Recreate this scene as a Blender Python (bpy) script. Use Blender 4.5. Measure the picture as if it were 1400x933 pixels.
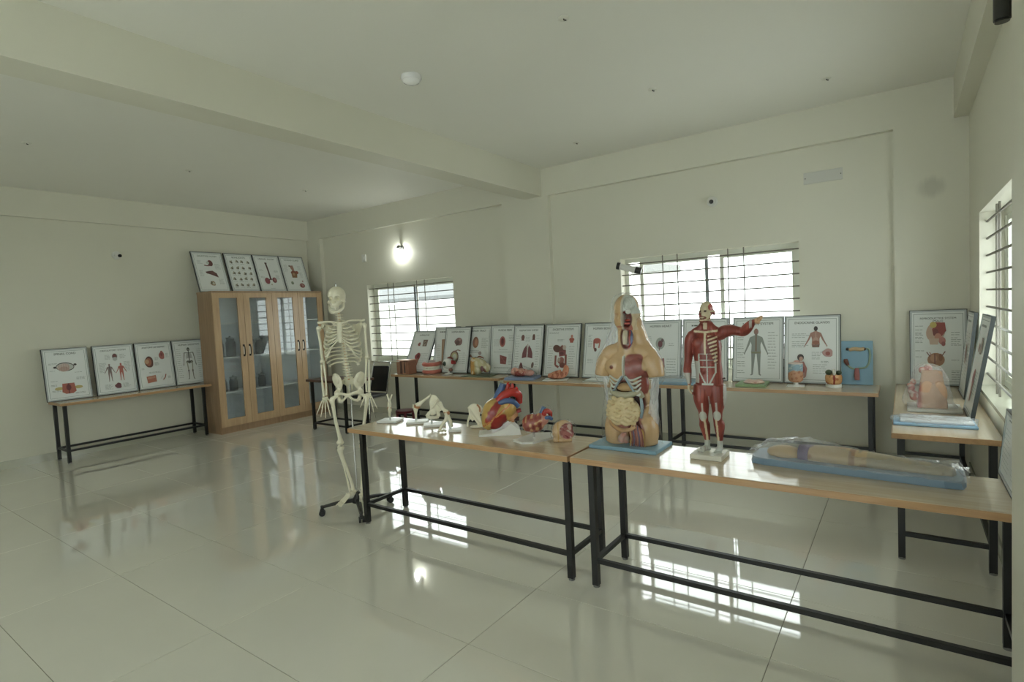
import bpy, bmesh, math, random
import numpy as np
from mathutils import Vector, Matrix, Euler
random.seed(4)
rng = np.random.default_rng(4)
for o in list(bpy.data.objects):
    bpy.data.objects.remove(o)
S = bpy.context.scene
C = S.collection
PI = math.pi

# ------------------------------------------------------------------ camera
CAM_H = 1.6
def make_camera():
    f = 753.81; yaw, pitch, roll = -0.620026, -0.0547241, -0.0498727
    cy, sy, cp, sp = math.cos(yaw), math.sin(yaw), math.cos(pitch), math.sin(pitch)
    fwd = Vector((sy*cp, cy*cp, sp)); right = Vector((cy, -sy, 0)); up = right.cross(fwd)
    cr_, sr_ = math.cos(roll), math.sin(roll)
    r2 = cr_*right + sr_*up; u2 = -sr_*right + cr_*up
    cd = bpy.data.cameras.new('camera'); cd.sensor_width = 36; cd.lens = 36*f/1400
    cd.clip_start = 0.02; cd.clip_end = 200
    co = bpy.data.objects.new('camera', cd); C.objects.link(co)
    m = Matrix((r2, u2, -fwd)).transposed().to_4x4(); m.translation = (0, 0, CAM_H)
    co.matrix_world = m
    S.camera = co
make_camera()

# ------------------------------------------------------------------ overcast sky, exposure
W = bpy.data.worlds.new('overcast_sky'); S.world = W; W.use_nodes = True
bgn = W.node_tree.nodes['Background']
bgn.inputs[0].default_value = (0.94, 0.995, 0.985, 1); bgn.inputs[1].default_value = 3.4
vs = S.view_settings
vs.view_transform = 'Standard'; vs.look = 'None'; vs.gamma = 1; vs.use_curve_mapping = False
vs.exposure = 0.61

XL, XR, YB, YF, ZC = -8.82, 0.455, 6.17, -4.2, 3.39
YP = 6.10            # face of pillars and beam on the back wall
WZ0, WZ1 = 0.87, 2.15
WIN_BACK = [(-7.33, -5.42), (-2.76, -0.85)]      # x ranges
WIN_RIGHT = [(3.45, 5.36), (-1.12, .79)]         # y ranges
WIN_FRONT = [(-5.0, -2.9), (-2.4, -.3)]          # x ranges, tall glazing in the wall behind the camera
FZ0, FZ1 = 0.35, 2.75

# ------------------------------------------------------------------ materials
def lin(*c):
    c = c[0] if len(c) == 1 else c
    return tuple(((v/255)/12.92 if v/255 <= .04045 else ((v/255+.055)/1.055)**2.4) for v in c)
MATS = {}
def mat(name, col=(.8, .8, .8), rough=.5, metal=0, noise=0, nscale=8, bump=0, bscale=60, attr=False, spec=.5, coat=0):
    if name in MATS: return MATS[name]
    m = bpy.data.materials.new(name); m.use_nodes = True; nt = m.node_tree; N = nt.nodes; Lk = nt.links
    b = N['Principled BSDF']
    b.inputs['Roughness'].default_value = rough; b.inputs['Metallic'].default_value = metal
    b.inputs['Specular IOR Level'].default_value = spec
    b.inputs['Coat Weight'].default_value = coat; b.inputs['Coat Roughness'].default_value = .08
    b.inputs['Base Color'].default_value = (*col, 1)
    src = None
    if attr:
        a = N.new('ShaderNodeAttribute'); a.attribute_name = 'Col'; src = a.outputs['Color']
        Lk.new(src, b.inputs['Base Color'])
    if noise:
        tc = N.new('ShaderNodeTexCoord'); n = N.new('ShaderNodeTexNoise'); n.inputs['Scale'].default_value = nscale
        n.inputs['Detail'].default_value = 5
        Lk.new(tc.outputs['Object'], n.inputs['Vector'])
        mx = N.new('ShaderNodeMix'); mx.data_type = 'RGBA'; mx.blend_type = 'MULTIPLY'
        rp = N.new('ShaderNodeMapRange'); rp.inputs['To Min'].default_value = 1-noise; rp.inputs['To Max'].default_value = 1+noise*.4
        Lk.new(n.outputs['Fac'], rp.inputs['Value'])
        mx.inputs['Factor'].default_value = 1
        if src: Lk.new(src, mx.inputs['A'])
        else: mx.inputs['A'].default_value = (*col, 1)
        Lk.new(rp.outputs['Result'], mx.inputs['B']); Lk.new(mx.outputs['Result'], b.inputs['Base Color'])
    if bump:
        tc = N.new('ShaderNodeTexCoord'); n = N.new('ShaderNodeTexNoise'); n.inputs['Scale'].default_value = bscale
        Lk.new(tc.outputs['Object'], n.inputs['Vector'])
        bp = N.new('ShaderNodeBump'); bp.inputs['Strength'].default_value = bump; bp.inputs['Distance'].default_value = .01
        Lk.new(n.outputs['Fac'], bp.inputs['Height']); Lk.new(bp.outputs['Normal'], b.inputs['Normal'])
    MATS[name] = m
    return m
def wood(name, c1, c2, rough=.35, axis=0, scale=3.0, coat=.2):
    m = mat(name, c1, rough, coat=coat); nt = m.node_tree; N = nt.nodes; Lk = nt.links; b = N['Principled BSDF']
    tc = N.new('ShaderNodeTexCoord'); mp = N.new('ShaderNodeMapping'); sc = [14, 14, 14]; sc[axis] = .9
    mp.inputs['Scale'].default_value = sc
    n = N.new('ShaderNodeTexNoise'); n.inputs['Scale'].default_value = scale; n.inputs['Detail'].default_value = 6; n.inputs['Distortion'].default_value = .6
    r = N.new('ShaderNodeValToRGB'); r.color_ramp.elements[0].position = .3; r.color_ramp.elements[1].position = .7
    r.color_ramp.elements[0].color = (*c1, 1); r.color_ramp.elements[1].color = (*c2, 1)
    Lk.new(tc.outputs['Object'], mp.inputs['Vector']); Lk.new(mp.outputs['Vector'], n.inputs['Vector'])
    Lk.new(n.outputs['Fac'], r.inputs['Fac']); Lk.new(r.outputs['Color'], b.inputs['Base Color'])
    return m
def glass_mat(name, tint=(1, 1, 1), ior=1.5, rough=0.0, haze=0.0, bump=0, bscale=20):
    m = bpy.data.materials.new(name); m.use_nodes = True; nt = m.node_tree; N = nt.nodes; Lk = nt.links
    N.remove(N['Principled BSDF']); out = N['Material Output']
    t = N.new('ShaderNodeBsdfTransparent'); t.inputs[0].default_value = (*tint, 1)
    g = N.new('ShaderNodeBsdfGlossy'); g.inputs['Roughness'].default_value = rough
    fr = N.new('ShaderNodeFresnel'); ge = N.new('ShaderNodeNewGeometry')       # same reflectance from both sides of the sheet
    mr = N.new('ShaderNodeMapRange'); mr.inputs['To Min'].default_value = ior; mr.inputs['To Max'].default_value = 1/ior
    Lk.new(ge.outputs['Backfacing'], mr.inputs['Value']); Lk.new(mr.outputs['Result'], fr.inputs['IOR'])
    mx = N.new('ShaderNodeMixShader')
    Lk.new(fr.outputs[0], mx.inputs[0]); Lk.new(g.outputs[0], mx.inputs[2])
    if haze:
        d = N.new('ShaderNodeBsdfDiffuse'); d.inputs[0].default_value = (.9, .92, .95, 1)
        m2 = N.new('ShaderNodeMixShader'); m2.inputs[0].default_value = haze
        Lk.new(t.outputs[0], m2.inputs[1]); Lk.new(d.outputs[0], m2.inputs[2]); Lk.new(m2.outputs[0], mx.inputs[1])
    else:
        Lk.new(t.outputs[0], mx.inputs[1])
    if bump:
        tc = N.new('ShaderNodeTexCoord'); n = N.new('ShaderNodeTexNoise'); n.inputs['Scale'].default_value = bscale; n.inputs['Detail'].default_value = 3
        n.inputs['Distortion'].default_value = 1.5
        bp = N.new('ShaderNodeBump'); bp.inputs['Strength'].default_value = bump; bp.inputs['Distance'].default_value = .02
        Lk.new(tc.outputs['Object'], n.inputs['Vector']); Lk.new(n.outputs['Fac'], bp.inputs['Height'])
        Lk.new(bp.outputs['Normal'], g.inputs['Normal']); Lk.new(bp.outputs['Normal'], fr.inputs['Normal'])
    Lk.new(mx.outputs[0], out.inputs[0])
    MATS[name] = m
    return m
WALL = mat('cream_wall_paint', lin(224, 222, 206), .55, noise=.05, nscale=1.3, bump=.06, bscale=180)
CEIL = mat('ceiling_paint', lin(238, 237, 228), .7, noise=.04, nscale=.8, bump=.04, bscale=120)
def stain():
    nt = WALL.node_tree; N = nt.nodes; Lk = nt.links; b = N['Principled BSDF']; src = b.inputs['Base Color'].links[0].from_socket
    g = N.new('ShaderNodeNewGeometry'); n = N.new('ShaderNodeTexNoise'); n.inputs['Scale'].default_value = 14
    d = N.new('ShaderNodeVectorMath'); d.operation = 'DISTANCE'; d.inputs[1].default_value = (.2, 6.10, 2.49); Lk.new(g.outputs['Position'], d.inputs[0])
    a = N.new('ShaderNodeMath'); a.operation = 'MULTIPLY_ADD'; a.inputs[1].default_value = .06; Lk.new(n.outputs['Fac'], a.inputs[0]); Lk.new(d.outputs['Value'], a.inputs[2])
    r = N.new('ShaderNodeMapRange'); r.interpolation_type = 'SMOOTHSTEP'; r.inputs['From Min'].default_value = .07; r.inputs['From Max'].default_value = .15; r.inputs['To Min'].default_value = .80; r.inputs['To Max'].default_value = 1; Lk.new(a.outputs[0], r.inputs['Value'])
    mx = N.new('ShaderNodeMix'); mx.data_type = 'RGBA'; mx.blend_type = 'MULTIPLY'; mx.inputs['Factor'].default_value = 1; Lk.new(src, mx.inputs['A']); Lk.new(r.outputs['Result'], mx.inputs['B']); Lk.new(mx.outputs['Result'], b.inputs['Base Color'])
stain()                                     # damp patch on the pillar in the right corner
TILE = mat('polished_floor_tile', lin(230, 228, 216), .04, noise=.06, nscale=2.2, spec=.9, coat=.7)
TILE.node_tree.nodes['Principled BSDF'].inputs['Coat Roughness'].default_value = .03
GROUT = mat('floor_grout', lin(146, 144, 130), .8, noise=.2, nscale=20)
SKIRT = mat('skirting_tile', lin(190, 190, 172), .12, noise=.08, nscale=3)
BLACK = mat('black_powder_coat', lin(22, 22, 22), .42, noise=.2, nscale=30)
TOPW = wood('light_oak_laminate', lin(198, 178, 150), lin(212, 194, 168), .2, 0, 2.0, .4)
EDGEW = wood('oak_edge_band', lin(176, 138, 98), lin(196, 158, 116), .35, 0, 3)
CABW = wood('teak_laminate', lin(146, 118, 90), lin(166, 136, 106), .4, 2, 2.0)
DOORW = wood('light_teak_door', lin(178, 148, 114), lin(196, 166, 130), .35, 2, 2.0)
DARKTOP = wood('dark_brown_laminate', lin(70, 46, 36), lin(92, 62, 48), .35, 0, 2)
WHITE = mat('white_plastic', lin(226, 226, 220), .35)
FRAMEW = mat('white_window_aluminium', lin(222, 224, 212), .35)
GREYAL = mat('grey_aluminium', lin(120, 126, 128), .4, .3)
BARM = mat('painted_grille_steel', lin(122, 118, 108), .5)
ALU = mat('poster_frame_aluminium', lin(188, 194, 194), .4, .2)
DEDGE = mat('poster_dark_edge', lin(48, 54, 54), .5)
SHEET = mat('poster_sheet', lin(236, 240, 238), .28, spec=.4, noise=.02)
PRINT = mat('poster_print', rough=.4, attr=True)
INK = mat('title_ink', lin(52, 62, 52), .5)
BONE = mat('ivory_bone_plastic', lin(236, 231, 208), .42, noise=.10, nscale=40)
PAINT = mat('painted_model_plastic', rough=.33, attr=True, noise=.06, nscale=45)
GLOSSPAINT = mat('glossy_painted_plastic', rough=.26, attr=True, noise=.10, nscale=60, coat=.18)
BLUEB = mat('pale_blue_board', lin(134, 170, 190), .4, noise=.06)
CHROME = mat('chrome_tube', lin(200, 200, 200), .18, 1)
BLKPAD = mat('black_upholstery', lin(24, 24, 25), .55, bump=.15, bscale=300)
GLASS = glass_mat('clear_glass', (.97, .99, .98))
JARGLASS = glass_mat('jar_glass', (.99, .995, 1), 1.25, .05, .16)
CABGLASS = glass_mat('cabinet_glass', (.96, .98, .985), 1.6)
FILM = glass_mat('plastic_film', (.97, .97, .97), 1.4, .12, .15, 1.0, 14)
FILMH = glass_mat('hazy_film_fold', (.96, .96, .96), 1.3, .15, .45, 1.0, 18)
FILM2 = glass_mat('thin_plastic_film', (.99, .99, .99), 1.18, .1, .02, .9, 16)

# ------------------------------------------------------------------ mesh helpers
def cr(pts, k=5):
    P = np.array(pts, float)
    if len(P) < 3: 
        t = np.linspace(0, 1, k+1)[:, None]; return P[0]*(1-t)+P[-1]*t
    Q = np.vstack([2*P[0]-P[1], P, 2*P[-1]-P[-2]]); out = []
    for i in range(1, len(Q)-2):
        a, b, c, d = Q[i-1:i+3]
        for t in np.arange(k)/k:
            out.append(.5*((2*b)+(c-a)*t+(2*a-5*b+4*c-d)*t*t+(3*b-a-3*c+d)*t**3))
    out.append(P[-1])
    return np.array(out)
class MB:
    def __init__(s): s.v = []; s.f = []; s.c = []
    def add(s, v, f, col=None):
        n = len(s.v); s.v += [tuple(p) for p in v]; s.f += [tuple(i+n for i in q) for q in f]
        s.c += [col or (.8, .8, .8)]*len(v); return s
    def box(s, c, d, rot=None, col=None):
        x, y, z = [k/2 for k in d]
        v = [Vector(p) for p in [(-x,-y,-z),(x,-y,-z),(x,y,-z),(-x,y,-z),(-x,-y,z),(x,-y,z),(x,y,z),(-x,y,z)]]
        if rot: R = Euler(rot).to_matrix(); v = [R @ p for p in v]
        return s.add([p+Vector(c) for p in v], [(3,2,1,0),(4,5,6,7),(0,1,5,4),(1,2,6,5),(2,3,7,6),(3,0,4,7)], col)
    def bb(s, x0, x1, y0, y1, z0, z1, col=None):
        return s.box(((x0+x1)/2, (y0+y1)/2, (z0+z1)/2), (x1-x0, y1-y0, z1-z0), None, col)
    def rbox(s, x0, x1, y0, y1, z0, z1, r=.004, col=None):      # box with chamfered top and bottom rims
        def ring(i, z): return [(x0+i, y0+i, z), (x1-i, y0+i, z), (x1-i, y1-i, z), (x0+i, y1-i, z)]
        v = ring(r, z0)+ring(0, z0+r)+ring(0, z1-r)+ring(r, z1); f = [(3,2,1,0),(12,13,14,15)]
        for k in range(3):
            for i in range(4): j = (i+1) % 4; f.append((k*4+i, k*4+j, k*4+4+j, k*4+4+i))
        return s.add(v, f, col)
    def tube(s, pts, r, n=8, k=0, col=None, flat=1.0):
        P = np.array(pts, float); r = np.full(len(P), r, float) if np.isscalar(r) else np.array(r, float)
        if k: Q = cr(np.hstack([P, r[:, None]]), k); P = Q[:, :3]; r = Q[:, 3]
        T = np.gradient(P, axis=0); T /= np.linalg.norm(T, axis=1)[:, None]+1e-12
        u = np.cross(T[0], (0, 0, 1) if abs(T[0][2]) < .9 else (1, 0, 0)); u /= np.linalg.norm(u)
        v = []; m = len(P)
        for i in range(m):
            u = u-T[i]*(u@T[i]); u /= np.linalg.norm(u); w = np.cross(T[i], u)
            for j in range(n):
                a = 2*PI*j/n; v.append(P[i]+r[i]*(math.cos(a)*u+flat*math.sin(a)*w))
        f = [(i*n+j, i*n+(j+1) % n, (i+1)*n+(j+1) % n, (i+1)*n+j) for i in range(m-1) for j in range(n)]
        f += [tuple(range(n))[::-1], tuple((m-1)*n+j for j in range(n))]
        return s.add(v, f, col)
    def cap(s, a, b, ra, rb=None, n=10, col=None):               # capsule with rounded ends
        rb = ra if rb is None else rb; a = np.array(a, float); b = np.array(b, float); d = b-a; L = np.linalg.norm(d)+1e-9; d /= L
        P = []; R = []
        for t in (-.98, -.8, -.5): P.append(a+d*ra*t); R.append(ra*math.sqrt(1-t*t))
        P += [a, b]; R += [ra, rb]
        for t in (.5, .8, .98): P.append(b+d*rb*t); R.append(rb*math.sqrt(1-t*t))
        return s.tube(P, R, n, 0, col)
    def ell(s, c, r, n=12, m=8, rot=None, col=None):
        r = (r,)*3 if np.isscalar(r) else r; v = []; R = Euler(rot).to_matrix() if rot else None
        for i in range(1, m):
            th = PI*i/m
            for j in range(n):
                a = 2*PI*j/n; v.append(Vector((r[0]*math.sin(th)*math.cos(a), r[1]*math.sin(th)*math.sin(a), r[2]*math.cos(th))))
        v += [Vector((0, 0, r[2])), Vector((0, 0, -r[2]))]
        if R: v = [R @ p for p in v]
        t = (m-1)*n; f = [(i*n+j, (i+1)*n+j, (i+1)*n+(j+1) % n, i*n+(j+1) % n) for i in range(m-2) for j in range(n)]
        f += [(t, j, (j+1) % n) for j in range(n)]+[(t+1, (m-2)*n+(j+1) % n, (m-2)*n+j) for j in range(n)]
        return s.add([p+Vector(c) for p in v], f, col)
    def lathe(s, prof, n=24, c=(0, 0, 0), col=None, sx=1, sy=1):
        v = []; m = len(prof)
        for r, z in prof:
            for j in range(n): a = 2*PI*j/n; v.append((c[0]+r*sx*math.cos(a), c[1]+r*sy*math.sin(a), c[2]+z))
        f = [(i*n+j, i*n+(j+1) % n, (i+1)*n+(j+1) % n, (i+1)*n+j) for i in range(m-1) for j in range(n)]
        f += [tuple(range(n))[::-1], tuple((m-1)*n+j for j in range(n))]
        return s.add(v, f, col)
    def prism(s, poly, z0, z1, col=None, plane='xy', inset=0):
        n = len(poly); P = lambda p, z: (p[0], p[1], z) if plane == 'xy' else ((p[0], z, p[1]) if plane == 'xz' else (z, p[0], p[1]))
        cx_ = sum(p[0] for p in poly)/n; cy_ = sum(p[1] for p in poly)/n
        top = [(cx_+(p[0]-cx_)*(1-inset), cy_+(p[1]-cy_)*(1-inset)) for p in poly]
        v = [P(p, z0) for p in poly]+[P(p, z1) for p in top]
        f = [tuple(range(n))[::-1], tuple(range(n, 2*n))]+[(i, (i+1) % n, n+(i+1) % n, n+i) for i in range(n)]
        return s.add(v, f, col)
    def mesh(s, name, smooth=True, colors=False):
        me = bpy.data.meshes.new(name); me.from_pydata(s.v, [], s.f); me.update()
        if smooth:
            me.shade_smooth()
            try: me.set_sharp_from_angle(angle=math.radians(42))
            except Exception: pass
        if colors: setcol(me, np.array(s.c))
        return me
    def build(s, name, m, parent=None, smooth=True, colors=False, fixn=False):
        me = s.mesh(name, smooth, colors)
        if fixn:
            b = bmesh.new(); b.from_mesh(me); bmesh.ops.recalc_face_normals(b, faces=b.faces); b.to_mesh(me); b.free()
        return link(name, me, m, parent)
def setcol(me, cols):
    a = me.color_attributes.new('Col', 'FLOAT_COLOR', 'POINT')
    arr = np.ones((len(me.vertices), 4)); arr[:, :3] = cols; a.data.foreach_set('color', arr.ravel())
def link(name, me, m, parent=None):
    if m is not None and not me.materials: me.materials.append(m)
    o = bpy.data.objects.new(name, me); C.objects.link(o)
    if parent: o.parent = parent
    return o
def coords(me):
    a = np.empty(len(me.vertices)*3); me.vertices.foreach_get('co', a); return a.reshape(-1, 3)
def fuse(mb, name, m, parent, voxel=.006, it=6, paint=None, deform=None):
    """one continuous surface grown from overlapping volumes"""
    me = mb.mesh('tmp', False); o = bpy.data.objects.new('tmp', me); C.objects.link(o)
    md = o.modifiers.new('r', 'REMESH'); md.mode = 'VOXEL'; md.voxel_size = voxel
    if it: sm = o.modifiers.new('s', 'SMOOTH'); sm.factor = .5; sm.iterations = it
    dg = bpy.context.evaluated_depsgraph_get(); nm = bpy.data.meshes.new_from_object(o.evaluated_get(dg))
    bpy.data.objects.remove(o); bpy.data.meshes.remove(me)
    nm.name = name; nm.materials.clear()
    P = coords(nm)
    if paint: setcol(nm, paint(P))
    if deform: nm.vertices.foreach_set('co', deform(P).ravel()); nm.update()
    nm.shade_smooth()
    return link(name, nm, m, parent)
def thing(name, label, cat, loc=(0, 0, 0), rz=0, group=None):
    o = bpy.data.objects.new(name, None); C.objects.link(o); o.empty_display_size = .1
    o.location = loc; o.rotation_euler = (0, 0, rz); return tag(o, label, cat, group)
def tag(o, label, cat, group=None):
    o['label'] = label; o['category'] = cat
    if group: o['group'] = group
    return o
def struct(o): o['kind'] = 'structure'; return o
def frac(P, s, seed=0):              # cheap smooth noise for mottled paint
    r = np.random.default_rng(seed); out = 0
    for _ in range(5):
        k = r.normal(size=3)*s; out = out+np.sin(P@k+r.uniform(0, 6.28))
    return out/5
def mixc(base, col, w):
    w = np.clip(w, 0, 1)[:, None]; return base*(1-w)+np.array(col)*w
def sstep(a, b, x): t = np.clip((x-a)/(b-a), 0, 1); return t*t*(3-2*t)

# ------------------------------------------------------------------ room shell
TX, TY, G = 1.235, .607, .0028
def floor_and_ceiling():
    fl = struct(MB().bb(XL, XR, YF, YB, -.06, -.0025).build('floor', GROUT, None, False))
    cache = {}
    i0 = math.floor((XL+.5)/TX); x = -.5+i0*TX
    while x < XR:
        y = 1.335+math.floor((YF-1.335)/TY)*TY
        while y < YB:
            a, b, c, d = max(x, XL), min(x+TX, XR), max(y, YF), min(y+TY, YB)
            if b-a > .02 and d-c > .02:
                key = (round(b-a, 3), round(d-c, 3))
                if key not in cache:
                    w, l = (b-a-G)/2, (d-c-G)/2
                    me = MB().rbox(-w, w, -l, l, -.008, 0, .0012).mesh('tile', False); me.materials.append(TILE); cache[key] = me
                o = bpy.data.objects.new('tile', cache[key]); C.objects.link(o); o.location = ((a+b)/2, (c+d)/2, 0); o.parent = fl
            y += TY
        x += TX
    struct(MB().bb(XL, XR, YF, YB, ZC, ZC+.15).build('ceiling', CEIL, None, False))
floor_and_ceiling()
def wall(name, horiz, u0, u1, v_in, v_out, wins, WZ0=WZ0, WZ1=WZ1):
    """wall slab with window openings; horiz = 'x' when the wall runs along x"""
    m = MB()
    def put(a, b, z0, z1):
        if horiz == 'x': m.bb(a, b, min(v_in, v_out), max(v_in, v_out), z0, z1)
        else: m.bb(min(v_in, v_out), max(v_in, v_out), a, b, z0, z1)
    cur = u0
    for a, b in sorted(wins):
        put(cur, a, 0, ZC); put(a, b, 0, WZ0); put(a, b, WZ1, ZC); cur = b
    put(cur, u1, 0, ZC)
    return struct(m.build(name, WALL, None, False))
wall('wall_back', 'x', XL-.2, XR+.25, YB, YB+.25, WIN_BACK)
wall('wall_right', 'y', YF-.25, YB, XR, XR+.25, WIN_RIGHT)
wall('wall_front', 'x', XL-.2, XR+.25, YF, YF-.25, WIN_FRONT, FZ0, FZ1)
wall('wall_left', 'y', YF-.25, YB, XL, XL-.2, [])
BZ = 3.045
n_trim = [0]
def trim(x0, x1, y0, y1, z0, z1):
    n_trim[0] += 1
    return struct(MB().bb(x0, x1, y0, y1, z0, z1).build('trim_%d' % n_trim[0], WALL, None, False))
trim(XL, XR, YP, YB, BZ, ZC)                       # beam along the back wall
trim(XL, XL+.06, YF, YP, BZ, ZC)                   # beam along the left wall
trim(.355, XR, 2.55, YP, BZ, ZC)                   # beam along the right wall
trim(-4.05, -3.78, YF, YP, BZ, ZC)                 # big beam across the ceiling
trim(-4.42, -3.69, YP, YB, 0, BZ)                  # pillars on the back wall
trim(XL, -8.44, YP, YB, 0, BZ)
trim(-.07, XR, YP, YB, 0, BZ)
trim(.298, XR, 2.0, 2.52, 0, ZC)                   # pillar on the right wall
def skirting(name, x0, x1, y0, y1): struct(MB().bb(x0, x1, y0, y1, 0, .095).build(name, SKIRT, None, False))
skirting('baseboard_left', XL, XL+.012, YF, YP)
skirting('baseboard_back', XL, XR, YB-.012, YB)
skirting('baseboard_right', XR-.012, XR, 2.52, YP)

def window(n, loc, rz, w, sashes, hbars, vbars, slid, WZ0=WZ0, WZ1=WZ1):
    """local: x along the wall, +y outwards, z up; opening 0..w, WZ0..WZ1, inner wall face y = 0"""
    root = bpy.data.objects.new('window_%d' % n, None); C.objects.link(root); root.location = loc; root.rotation_euler = (0, 0, rz); struct(root)
    f = .045; y0, y1 = .14, .21
    m = MB(); m.bb(0, w, y0, y1, WZ0, WZ0+f); m.bb(0, w, y0, y1, WZ1-f, WZ1); m.bb(0, f, y0, y1, WZ0+f, WZ1-f); m.bb(w-f, w, y0, y1, WZ0+f, WZ1-f)
    m.build('window_frame', FRAMEW, root, False)
    MB().bb(-.0, w, -.012, y0, WZ0-.02, WZ0+.004).build('window_sill', SKIRT, root, False)
    for k, (a, b, dark) in enumerate(sashes):
        yy = .15+.03*(k % 2); s = .04; m = MB(); z0, z1 = WZ0+f, WZ1-f
        m.bb(a, b, yy, yy+.022, z0, z0+s); m.bb(a, b, yy, yy+.022, z1-s, z1)
        m.bb(a, a+s, yy, yy+.022, z0+s, z1-s)
        if dark != 1: m.bb(b-s, b, yy, yy+.022, z0+s, z1-s)
        sh = m.build('sash', FRAMEW, root, False)
        if dark == 1: MB().bb(b-.035, b, yy, yy+.022, z0+s, z1-s).build('interlock_stile', GREYAL, sh, False)
        MB().bb(a+s, b-(.035 if dark == 1 else s), yy+.009, yy+.013, z0+s, z1-s).build('pane', GLASS, sh, False)
    hz = np.linspace(WZ0+.09, WZ1-.07, hbars)
    hm = MB().tube([(0, 0, 0), (w, 0, 0)], .0082, 6).mesh('grille_bar'); hm.materials.append(BARM)
    vm = MB().tube([(0, 0, WZ0), (0, 0, WZ1)], .0068, 6).mesh('grille_bar'); vm.materials.append(BARM)
    for z in hz:
        o = link('grille_bar', hm, None, root); o.location = (0, .045, z)
    for x in vbars:
        o = link('grille_bar', vm, None, root); o.location = (x, .052, 0)
    return root
window(1, (-7.33, YB, 0), 0, 1.91, [(.05, .975, 1), (.94, 1.86, 0)], 10, [.45, .58, 1.11, 1.28], 0)
window(2, (-2.76, YB, 0), 0, 1.91, [(.18, .98, 1), (1.10, 1.86, 0)], 10, [.50, .67, 1.22, 1.38], 0)
window(3, (XR, 5.36, 0), -PI/2, 1.91, [(.05, .975, 1), (.94, 1.86, 0)], 10, [.45, .58, 1.28, 1.44], 0)
window(4, (XR, .79, 0), -PI/2, 1.91, [(.05, .975, 1), (.94, 1.86, 0)], 10, [.45, .58, 1.28, 1.44], 0)
window(5, (-2.9, YF, 0), PI, 2.1, [(.05, 1.07, 1), (1.03, 2.05, 0)], 10, [.5, .65, 1.6, 1.75], 0, FZ0, FZ1)
window(6, (-.3, YF, 0), PI, 2.1, [(.05, 1.07, 1), (1.03, 2.05, 0)], 10, [.5, .65, 1.6, 1.75], 0, FZ0, FZ1)

# ------------------------------------------------------------------ outside: pale neighbour building under the eaves line
def outside():
    t = thing('neighbour_building', 'pale building with a grey sheet roof seen through the far window', 'building', (-16.5, 16, -3))
    MB().bb(-4.5, 4.0, 0, 5, 0, 5.1).build('wall', mat('outside_wall', lin(236, 236, 232), .8), t, False)
    m = MB()
    m.add([(-5, -.9, 5.15), (4.4, -.9, 5.15), (4.4, 2.5, 5.9), (-5, 2.5, 5.9), (-5, -.9, 5.3), (4.4, -.9, 5.3), (4.4, 2.5, 6.05), (-5, 2.5, 6.05)], [(3,2,1,0),(4,5,6,7),(0,1,5,4),(1,2,6,5),(2,3,7,6),(3,0,4,7)])
    m.build('roof', mat('outside_roof_sheet', lin(92, 94, 94), .7), t, False)
    t = thing('roof_ledge', 'grey concrete ledge outside the window behind the torso', 'ledge', (-6.2, 17, -3))
    MB().bb(-1.0, 0, 0, 1, 0, 5.6).build('wall', mat('outside_wall'), t, False)
    MB().bb(-1.25, .2, -.5, 1.2, 5.6, 5.82).build('slab', mat('outside_slab', lin(128, 129, 127), .8), t, False)
    MB().bb(-60, 60, 7, 60, -3.2, -3).build('ground', mat('outside_ground', lin(170, 168, 158), .9, noise=.2), None, False)
    struct(bpy.data.objects['ground'])
outside()

# ------------------------------------------------------------------ tables
def table(label, x0, x1, y0, y1, z=.75, rz=0, loc=(0, 0), legin=(.1, .1), top=None, yin=.045, name='work_table', rail=.155, group='black-legged lab tables'):
    t = thing(name, label, 'table', (loc[0], loc[1], 0), rz, group)
    tp = MB().rbox(x0+.003, x1-.003, y0+.003, y1-.003, z-.034, z, .003).build('tabletop', top or TOPW, t, False)
    e = MB(); th = .034; q = .003
    e.rbox(x0, x1, y0, y0+q+.001, z-th+.001, z-.0015, .001); e.rbox(x0, x1, y1-q-.001, y1, z-th+.001, z-.0015, .001)
    e.rbox(x0, x0+q+.001, y0+q, y1-q, z-th+.001, z-.0015, .001); e.rbox(x1-q-.001, x1, y0+q, y1-q, z-th+.001, z-.0015, .001)
    e.build('edge_band', DARKTOP if top is DARKTOP else EDGEW, tp, False)
    w = .018; xa, xb, ya, yb = x0+legin[0], x1-legin[1], y0+yin, y1-yin
    for x in (xa, xb):
        for y in (ya, yb):
            lg = MB().rbox(x-w, x+w, y-w, y+w, .012, z-.034, .001).build('leg', BLACK, t, False)
            MB().lathe([(.019, 0), (.019, .014)], 10, (x, y, 0)).build('foot_cap', WHITE if z > 1 else mat('grey_foot_cap', lin(120, 120, 115), .6), lg)
    w = .0125
    for y in (ya, yb):
        MB().bb(xa+.018, xb-.018, y-w, y+w, rail-w, rail+w).build('rail', BLACK, t, False)
    for x in (xa, xb):
        MB().bb(x-w, x+w, ya+.018, yb-.018, rail-w, rail+w).build('rail', BLACK, t, False)
    return t
table('oak-topped table in front carrying the bone joints and the heart models', -3.545, -1.582, 2.70, 3.19, legin=(.12, .03))
table('nearest oak-topped table, carrying the torso and the red muscle figure', -1.565, .425, 2.70, 3.19, legin=(.115, .065))
table('oak-topped table under the far window with eye and jaw models', -6.2, -4.22, 5.56, 6.04, legin=(.07, .07))
table('oak-topped table against the back pillar, middle of the back row', -4.03, -2.16, 5.42, 5.92, legin=(.09, .07))
table('oak-topped back table under the wider window, with the green board model', -2.13, -.185, 5.54, 6.05, legin=(.12, .06))
table('oak-topped side table in the right corner below the side window', 3.91, 6.04, -.435, .07, z=.768, rz=PI/2, legin=(.04, .06))
table('oak-topped table along the left wall with four posters', 2.2, 3.985, .325-.02, .76, rz=PI/2, loc=(-8.0, 0), legin=(.05, .1))
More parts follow.
